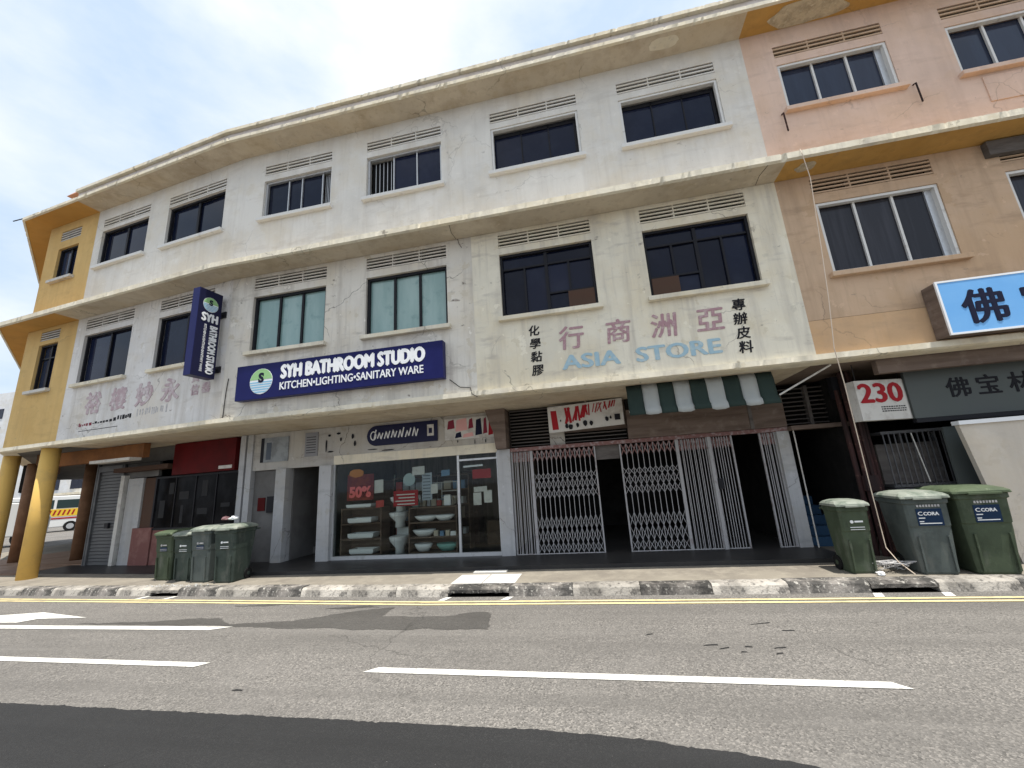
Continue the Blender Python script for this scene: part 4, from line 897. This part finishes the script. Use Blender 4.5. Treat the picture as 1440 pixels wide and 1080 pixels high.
tag(MB().prism(blob(None, -5.15, 2.55, .16, .035, 3.3, 24), .004, .016).build('rubber_scrap', CABD), 'black flat scrap lying on the dark asphalt in front', 'litter', 'scraps of litter') if False else None
o = MB(Matrix.Translation((-3.02, 2.53, .004)) @ Matrix.Rotation(R(12), 4, 'Z')).prism(blob(None, 0, 0, .085, .02, 3.3, 20), 0, .012).build('rubber_scrap', CABD); tag(o, 'small black scrap lying on the dark new asphalt', 'litter', 'scraps of litter')

# ------------------------------------------------------------------ things around the right end
o = MB().tube([(3.83,6.53,6.71),(3.82,6.49,6.60),(3.88,6.55,6.16),(3.80,6.6,4.92),(3.75,6.65,4.1),(3.68,6.7,3.32),(3.75,6.8,2.78),(3.80,6.9,2.04),(3.85,7.0,1.22),(3.86,7.02,.68),(3.85,7.0,.45),(3.90,6.9,.28),(4.0,6.8,.14)], .0065).build('hanging_cable', CABLE); tag(o, 'pale cable hanging from the upper ledge down to the bins', 'cable')
s = thing('rusty_pipes', (4.46, 8.1, .12), 'bundle of rusty vertical pipes and meters between the gates and the numbered sign', 'pipes')
for dx, dy, r_, z1 in ((0,0,.055,3.2),(.12,.03,.045,3.2),(-.10,.06,.04,2.9),(.22,.08,.03,2.4),(.05,-.07,.02,3.2)): MB().tube([(4.44+dx,8.1+dy,.12),(4.44+dx+.01,8.1+dy,1.4),(4.44+dx,8.1+dy,z1)], r_, 10).build('pipe', RUST, s)
MB().box(4.30, 4.56, 8.16, 8.3, 2.75, 3.15).build('meter_box', FRD, s); MB().box(4.36, 4.56, 8.0, 8.1, 1.15, 1.4).build('valve_box', RUST, s)
s = thing('steel_rack', (5.3, 8.2, .12), 'dark steel rack with upright bars standing behind the big bins', 'rack')
for z in (1.12, 1.18, 2.06): MB().box(4.78, 5.75, 8.05, 8.45, z, z+.045).build('shelf', STEEL, s)
for i in range(12): x = 4.80+i*.083; MB().box(x-.008, x+.008, 8.04, 8.056, 1.2, 2.06).build('bar', STEEL, s)
for x in (4.78, 5.26, 5.75): MB().box(x-.025, x+.025, 8.03, 8.08, .12, 1.12).build('leg', STEEL, s); MB().box(x-.025, x+.025, 8.38, 8.43, .12, 2.06).build('leg', STEEL, s)
MB().box(4.8, 5.72, 8.3, 8.34, 1.23, 1.9).build('stored_board', LOUV, s); MB().box(4.85, 5.2, 8.1, 8.35, .9, 1.115).build('stored_box', STEEL, s)
for a, b_ in (((5.2,8.02,2.05),(5.28,8.02,1.25)), ((5.0,8.02,1.1),(5.12,8.02,.6))): MB().tube([a, b_], .009).build('rod', SWDIRT, s)
o = MB().box(5.55, 6.12, 7.86, 7.90, .12, 2.10).build('grey_panel', GREYB); tag(o, 'dark grey sheet panel standing beside the pale panel', 'panel')
s = thing('bright_area_panel', (7.2, 7.5, .12), 'pale cream panel added for the washed-out bright area at the far right under the hanging board', 'bright_area_panel')  # added panel, stands in for a washed-out bright area
MB().prismy([(5.70,.125),(9.6,.125),(9.6,2.12),(5.36+.1,2.09)], 7.42, 7.50).build('sheet', PALEP, s)
MB().prismy([(5.44,2.09),(9.6,2.12),(9.6,2.18),(5.44,2.15)], 7.38, 7.52).build('top_rail', SWHITE, s)
o = MB()
for i in range(7):
    pts = []; cx_, cy_ = 3.85+rnd.uniform(-.1,.15), 7.0+rnd.uniform(-.1,.1)
    for k in range(10): pts.append((cx_+.18*math.sin(k*.9+i), cy_+.12*math.cos(k*1.1+i*2), .14+.14*abs(math.sin(k*.6+i))))
    o.tube(pts, .006, 5)
tag(o.build('wire_tangle', GREYP), 'tangle of thin grey wire on the pavement between the small and grey bins', 'wire')

# ------------------------------------------------------------------ inside the bathroom shop
CER = M('ceramic_white', (.80, .80, .78), .2); WOODS = M('shelf_wood', (.10, .065, .045), .6, [((.16, .11, .08), (1, 1, 8), .45, .6, .7)]); TEALP = M('plastic_teal', (.20, .42, .36), .4)
def shelf(x0, x1, y, zs, label):
    s = thing('display_shelf', P(G, (x0+x1)/2, y, .19), label, 'shelf', 'display shelves in the shop window')
    for z in zs: MB(G).box(x0, x1, y, y+.4, z, z+.03).build('board', WOODS, s)
    for x in (x0, x1-.03): MB(G).box(x, x+.03, y+.002, y+.398, .19, max(zs)-.001).build('side', WOODS, s)
    MB(G).box(x0+.03, x1-.03, y+.4, y+.42, .19, max(zs)).build('back', WOODS, s)
    return s
shelf(-5.98, -4.95, .12, (.24, .58, .92, 1.26), 'dark shelf of white basins at the left of the shop window')
shelf(-4.3, -3.15, .15, (.24, .56, .88, 1.2), 'wide shelf of basins in the middle of the shop window')
def basin(x, y, z, w, h, mat, label):
    mb = MB(G); n = 18
    rg = lambda q, zz: [(x+w*q*math.cos(2*math.pi*k/n), y+w*.62*q*math.sin(2*math.pi*k/n), zz) for k in range(n)]
    mb.loft([rg(.55, z), rg(.85, z+h*.5), rg(1, z+h), rg(.93, z+h), rg(.78, z+h*.5), rg(.4, z+h*.25)]); o = mb.build('wash_basin', mat, None, smooth=True)
    tag(o, label, 'basin', 'basins on display')
def rbasin(x, y, z, w, h, mat, label):
    mb = MB(G); rg = lambda a, b, zz: [(x-w*a, y-.16*b, zz), (x+w*a, y-.16*b, zz), (x+w*a, y+.16*b, zz), (x-w*a, y+.16*b, zz)]
    mb.loft([rg(.9, .9, z), rg(1, 1, z+h*.3), rg(1.02, 1.03, z+h), rg(.92, .86, z+h), rg(.82, .7, z+h*.4)]); o = mb.build('wash_basin', mat, None, bevel=.012)
    tag(o, label, 'basin', 'basins on display')
for i, z in enumerate((.272, .612, .952, 1.292)): rbasin(-5.46-.03*i, .30, z, .30+.02*(i%2), .11 if i < 3 else .08, CER, 'white basin on the %s board of the left display shelf' % ('lowest', 'second', 'third', 'top')[i])
basin(-4.0, .34, .592, .28, .14, CER, 'white basin at the left of the middle shelf, second board'); basin(-3.95, .34, .912, .28, .12, CER, 'white basin at the left of the middle shelf, third board')
basin(-3.45, .34, .272, .26, .15, TEALP, 'teal tub on the lowest board of the middle shelf'); basin(-4.02, .34, .272, .22, .16, CER, 'round white bowl on the lowest board of the middle shelf')
basin(-3.5, .34, .912, .24, .12, CER, 'white basin at the right of the middle shelf, third board')
for i, (x, z) in enumerate(((-4.66, .192), (-4.66, .80), (-4.64, 1.15))):
    s = thing('toilet_bowl', P(G, x, .45, z), 'white ceramic toilet %s of the stack between the shelves' % ('at the foot', 'in the middle', 'at the top')[i], 'toilet', 'stacked toilets')
    n = 18; mb = MB(G); rg = lambda q, zz, dy=0: [(x+.20*q*math.cos(2*math.pi*k/n), .42+dy+.28*q*math.sin(2*math.pi*k/n), zz) for k in range(n)]
    hh = .30 if i else .38
    mb.loft([rg(.55, z, .06), rg(.5, z+hh*.4, .06), rg(.95, z+hh*.85), rg(1.0, z+hh)]); mb.build('bowl', CER, s, smooth=True)
    mb = MB(G); mb.loft([rg(1.03, z+hh+.002), rg(1.03, z+hh+.03), rg(.8, z+hh+.045)]); mb.build('seat', CER, s)
    if i == 0: MB(G).box(x-.19, x+.19, .66, .80, z+.38, z+.58).build('cistern', CER, s, bevel=.015)
s = tag(MB(G).box(-5.80, -5.12, .06, .068, 1.46, 2.05).build('sale_poster', M('poster_red', (.14, .014, .017), .6, [((.24, .04, .02), 6, .45, .6, .8)])), 'red sale poster with a percentage hung in the shop window', 'poster', 'posters in the shop window')
text('50%', .3, G, -5.74, .052, 1.52, M('print_bright_red', (.80, .16, .15), .6), s, off=.05, fit=.56, fith=.26)
s = tag(MB(G).box(-4.62, -4.02, .06, .068, 1.28, 1.62).build('sale_poster', REDP), 'lower red and white poster in the middle of the shop window', 'poster', 'posters in the shop window')
for i in range(4): MB(G).box(-4.58+rnd.uniform(0,.1), -4.1, .056, .0595, 1.31+i*.07, 1.335+i*.07).build('print', SWDIRT, s)
s = tag(MB(G).cyly((-4.35, 0, 1.86), .15, .30, .32, 28).build('round_mirror', M('mirror_pale', (.42, .52, .52), .15)), 'round pale mirror hanging above the lower red poster', 'mirror')
s = tag(MB(G).box(-3.92, -3.68, .06, .066, 1.38, 1.98).build('price_list', M('sheet_blue_grey', (.34, .38, .42), .7)), 'tall pale price sheet hanging in the shop window', 'poster', 'posters in the shop window')
for i in range(8): MB(G).box(-3.9, -3.72, .057, .0595, 1.42+i*.07, 1.44+i*.07).build('print', M('sheet_lines_%d' % i, (.12, .14, .17), .7), s)
for i, (x, z) in enumerate(((-2.62, 1.22), (-2.38, 1.26))):
    tag(MB(G).box(x-.09, x+.09, .026, .030, z, z+.26).build('door_notice', SWDIRT), ('left' if i == 0 else 'right')+' white notice stuck on the glass shop door', 'notice', 'notices on the shop door')
s = tag(MB(G).box(-2.72, -2.3, .05, .058, 1.78, 1.98).build('red_decoration', REDP), 'red paper decoration behind the glass shop door', 'decoration')
s = thing('towel_rail', P(G, -3.5, .5, 1.25), 'white wire rack standing on the middle shelf', 'rack')
for x in (-3.62, -3.24): MB(G).tube([(x,.5,1.232),(x,.5,1.75)], .01).build('upright', SWDIRT, s)
for z in (1.4, 1.55, 1.75): MB(G).tube([(-3.85 if z > 1.7 else -3.62,.5,z),(-3.24,.5,z)], .01).build('rail', SWDIRT, s)

# ------------------------------------------------------------------ far left: cross street
def wheelv(T, x, y, r, parent):
    w_ = MB(T).cyly((x, 0, r), r, y-.1, y+.1, 20).build('wheel', TYRE, parent); MB(T).cyly((x, 0, r), r*.55, y-.11, y+.11, 16).build('rim', FRA, w_)
VB = M('vehicle_white', (.72, .72, .70), .35); VY = M('vehicle_yellow', (.75, .50, .05), .4); VGL = M('vehicle_glass', (.03, .05, .05), .1)
ang = math.atan2(-42, -26)
T = Matrix.Translation((-42.9, 24.4, 0)) @ Matrix.Rotation(R(58), 4, 'Z')
s = thing('minibus', (-42.9, 24.4, 0), 'white minibus with yellow and red livery seen between the columns', 'minibus')
MB(T).prismy([(-3.4,.35),(3.4,.35),(3.45,1.4),(3.1,2.5),(2.8,2.7),(-3.3,2.7),(-3.4,2.5)], -1.0, 1.0).build('body', VB, s, bevel=.06)
for i in range(4): MB(T).box(-3.2+i*1.5, -1.85+i*1.5, -1.012, -.99, 1.75, 2.4).build('window', VGL, s)
MB(T).box(-3.3, 2.9, -1.015, -1.001, 1.15, 1.7).build('livery_band', VY, s); MB(T).box(-3.3, 3.2, -1.016, -1.001, .95, 1.06).build('livery_stripe', REDP, s)
mbx = MB(T)
for i in range(9): mbx.bar((.2+i*.25, -1.02, 1.25), (.3+i*.25, -1.02, 1.62), .1, .006)
mbx.build('livery_print', REDP, s)
for x in (-2.3, 2.2):
    for y in (-.95, .95): wheelv(T, x, y, .38, s)
T = Matrix.Translation((-30.7, 14.7, 0)) @ Matrix.Rotation(R(58), 4, 'Z')
s = thing('lorry', (-30.7, 14.7, 0), 'parked lorry with grey side and blue top band at the left edge', 'lorry')
MB(T).box(-3, 1.6, -.9, .9, .75, 2.2).build('cargo_box', M('lorry_grey', (.34, .35, .36), .5), s, bevel=.03)
MB(T).box(-3, 1.6, -.905, .905, 2.31, 2.85).build('top_band', M('lorry_blue', (.05, .16, .42), .4), s, bevel=.03); MB(T).box(-3, 1.6, -.91, .91, 2.202, 2.308).build('stripe', VB, s)
MB(T).prismy([(1.7,.5),(3.1,.5),(3.15,1.3),(2.8,2.1),(1.7,2.15)], -.88, .88).build('cab', VB, s, bevel=.05); MB(T).box(-3, 3, -.8, .8, .5, .749).build('chassis', FRD, s)
MB(T).box(2.0, 2.7, -.89, -.87, 1.3, 1.95).build('window', VGL, s)
for x in (-2, 2.3):
    for y in (-.75, .75): wheelv(T, x, y, .4, s)
s = thing('far_block', (-75, 46, 0), 'pale distant block at the left edge beyond the cross street', 'building')
MB().box(-95, -62, 44, 60, 0, 19.5).build('wall', plaster('far_wall_pale', (.70, .71, .72), .3), s)
for i in range(7):
    for k in range(6): MB().box(-94+i*4.6, -91.5+i*4.6, 43.93, 43.99, 1.5+k*2.8, 3.0+k*2.8).build('window', GLN, s)
s = thing('far_shophouse', (-52, 40, 0), 'low pale shophouse across the side street seen behind the minibus', 'building')
MB().box(-70, -30, 42, 50, 0, 3.4).build('wall', plaster('far_wall_cream', (.66, .62, .56), .3), s); MB().box(-70.3, -29.7, 41, 50, 3.41, 3.7).build('canopy', LIP, s)
for i in range(9): MB().box(-69+i*4.3, -66+i*4.3, 41.9, 41.98, .1, 2.6).build('shutter', SHUT, s)
o = MB(FL).tube([(-7.5,2.6,.14),(-7.5,2.6,1.5)], .11, 12).build('bollard', COLB); tag(o, 'dark post standing beside the grey shutter under the yellow corner', 'post')

# cartons and cabinets further inside the shop
CART = M('carton_brown', (.22, .15, .10), .8, [((.15, .10, .07), 5, .45, .65, .8)], vary=.3); CABI = M('cabinet_dark_wood', (.07, .04, .03), .4, [((.12, .08, .06), (1, 1, 9), .45, .6, .7)])
for i, (x, y, w_, d_, z0, z1, m_, nm, lb) in enumerate((
        (-5.95, 1.4, .8, .5, .19, 1.9, CABI, 'cabinet', 'tall dark wooden cabinet behind the left display shelf'),
        (-4.95, 1.5, .5, .45, .19, .85, CART, 'carton', 'brown carton on the shop floor behind the toilets'),
        (-4.90, 1.5, .42, .4, .852, 1.35, CART, 'carton', 'smaller brown carton stacked on another behind the toilets'),
        (-4.2, 1.7, 1.1, .5, .19, 2.0, CABI, 'cabinet', 'wide dark cabinet behind the middle display shelf'),
        (-2.85, 1.5, .4, .4, .19, .75, CART, 'carton', 'brown carton seen through the glass shop door'),
        (-3.5, .3, .16, .1, 1.232, 1.45, CER, 'soap_dispenser', 'white dispenser on top of the middle shelf'),
        (-4.25, .25, .14, .12, 1.232, 1.38, TEALP, 'small_tub', 'small teal box on top of the middle shelf'))):
    s = thing(nm, P(G, x+w_/2, y+d_/2, z0), lb, nm.split('_')[-1])
    MB(G).box(x, x+w_, y, y+d_, z0, z1).build('body', m_, s, bevel=.008)
    if nm == 'cabinet':
        for k in range(2): MB(G).box(x+.02+k*w_/2, x+w_/2-.02+k*w_/2, y-.015, y-.001, z0+.05, z1-.05).build('door', CABI, s)
    elif nm == 'carton': MB(G).box(x, x+w_, y+d_/2-.025, y+d_/2+.025, z1, z1+.002).build('tape', BRDB, s)
    else: MB(G).box(x+.02, x+w_-.02, y+.01, y+d_-.01, z1, z1+.02).build('lid', SWDIRT, s)
# small stock standing on the boards, more sheets on the glass
STK = [M('stock_%s' % n, c, .5) for n, c in (('white', (.75, .74, .72)), ('grey', (.40, .41, .42)), ('beige', (.50, .43, .33)), ('blue', (.14, .24, .36)), ('red', (.42, .06, .05)))]
k = 0; words = ('leftmost', 'second', 'third', 'fourth', 'fifth', 'sixth', 'seventh')
for (xa, xb, z, row) in ((-4.24, -3.22, 1.232, 'top'), (-3.72, -3.22, .592, 'second')):
    x = xa; i = 0
    while x < xb-.1:
        w_ = rnd.uniform(.07, .13); h_ = rnd.uniform(.08, .2); y = .42 if row == 'top' else .2
        o = MB(G).box(x, x+w_, y, y+.1, z, z+h_).build('boxed_product', STK[rnd.randrange(5)], bevel=.004); tag(o, '%s small boxed product on the %s board of the middle shelf' % (words[min(i, 6)] if i < 7 else 'last', row), 'box', 'small stock on the middle shelf')
        x += w_+rnd.uniform(.02, .05); i += 1
for i, (x, z, w_, h_, m_, lb) in enumerate((
        (-4.98, 1.75, .22, .3, SWDIRT, 'pale sheet hanging between the two red posters'), (-3.62, 1.62, .16, .22, SWDIRT, 'small pale sheet right of the tall price sheet'),
        (-4.0, 2.04, .3, .2, SWDIRT, 'pale sheet taped high in the window above the price sheet'), (-5.55, 2.08, .3, .16, M('print_orange', (.55, .20, .04), .6), 'orange paper flower above the sale poster'),
        (-3.35, 1.95, .2, .14, STK[3], 'small blue card high in the shop window'), (-4.95, 1.36, .2, .16, STK[4], 'small red card beside the left shelf'),
        (-2.55, 1.55, .3, .12, SWDIRT, 'slim pale card hanging in the glass shop door'), (-2.7, 2.06, .45, .05, SWHITE, 'thin white strip at the top of the glass shop door'))):
    tag(MB(G).prismy(blob(None, x, z, w_*.6, h_*.6, i*4.1, 24) if 'flower' in lb else [(x-w_/2, z-h_/2), (x+w_/2, z-h_/2+.01), (x+w_/2, z+h_/2), (x-w_/2, z+h_/2-.01)], .045, .05).build('window_card', m_), lb, 'card', 'cards in the shop window')
# packed stock wall behind the shelves
sw_ = thing('stock_rack', P(G, -4.1, 1.15, .19), 'deep timber rack packed with stock at the back of the display window', 'rack')
for z in (.5, .85, 1.2, 1.55, 1.9): MB(G).box(-5.1, -3.1, .95, 1.3, z, z+.03).build('board', WOODS, sw_)
for x in (-5.1, -4.1, -3.13): MB(G).box(x, x+.03, .952, 1.298, .19, 1.9).build('side', WOODS, sw_)
for z in (.532, .882, 1.232, 1.582):
    x = -5.04
    while x < -3.3:
        w_ = rnd.uniform(.08, .2); h_ = rnd.uniform(.1, .28)
        if not (-4.13-w_ < x < -4.05): tag(MB(G).box(x, x+w_, 1.0, 1.25, z, z+h_).build('packed_box', STK[rnd.randrange(5)]), 'packed box on the %s board of the timber rack at the back of the display' % {.532: 'lowest', .882: 'second', 1.232: 'third', 1.582: 'top'}[z], 'box', 'boxes on the %s board of the timber rack' % {.532: 'lowest', .882: 'second', 1.232: 'third', 1.582: 'top'}[z])
        x += w_+rnd.uniform(.02, .06)
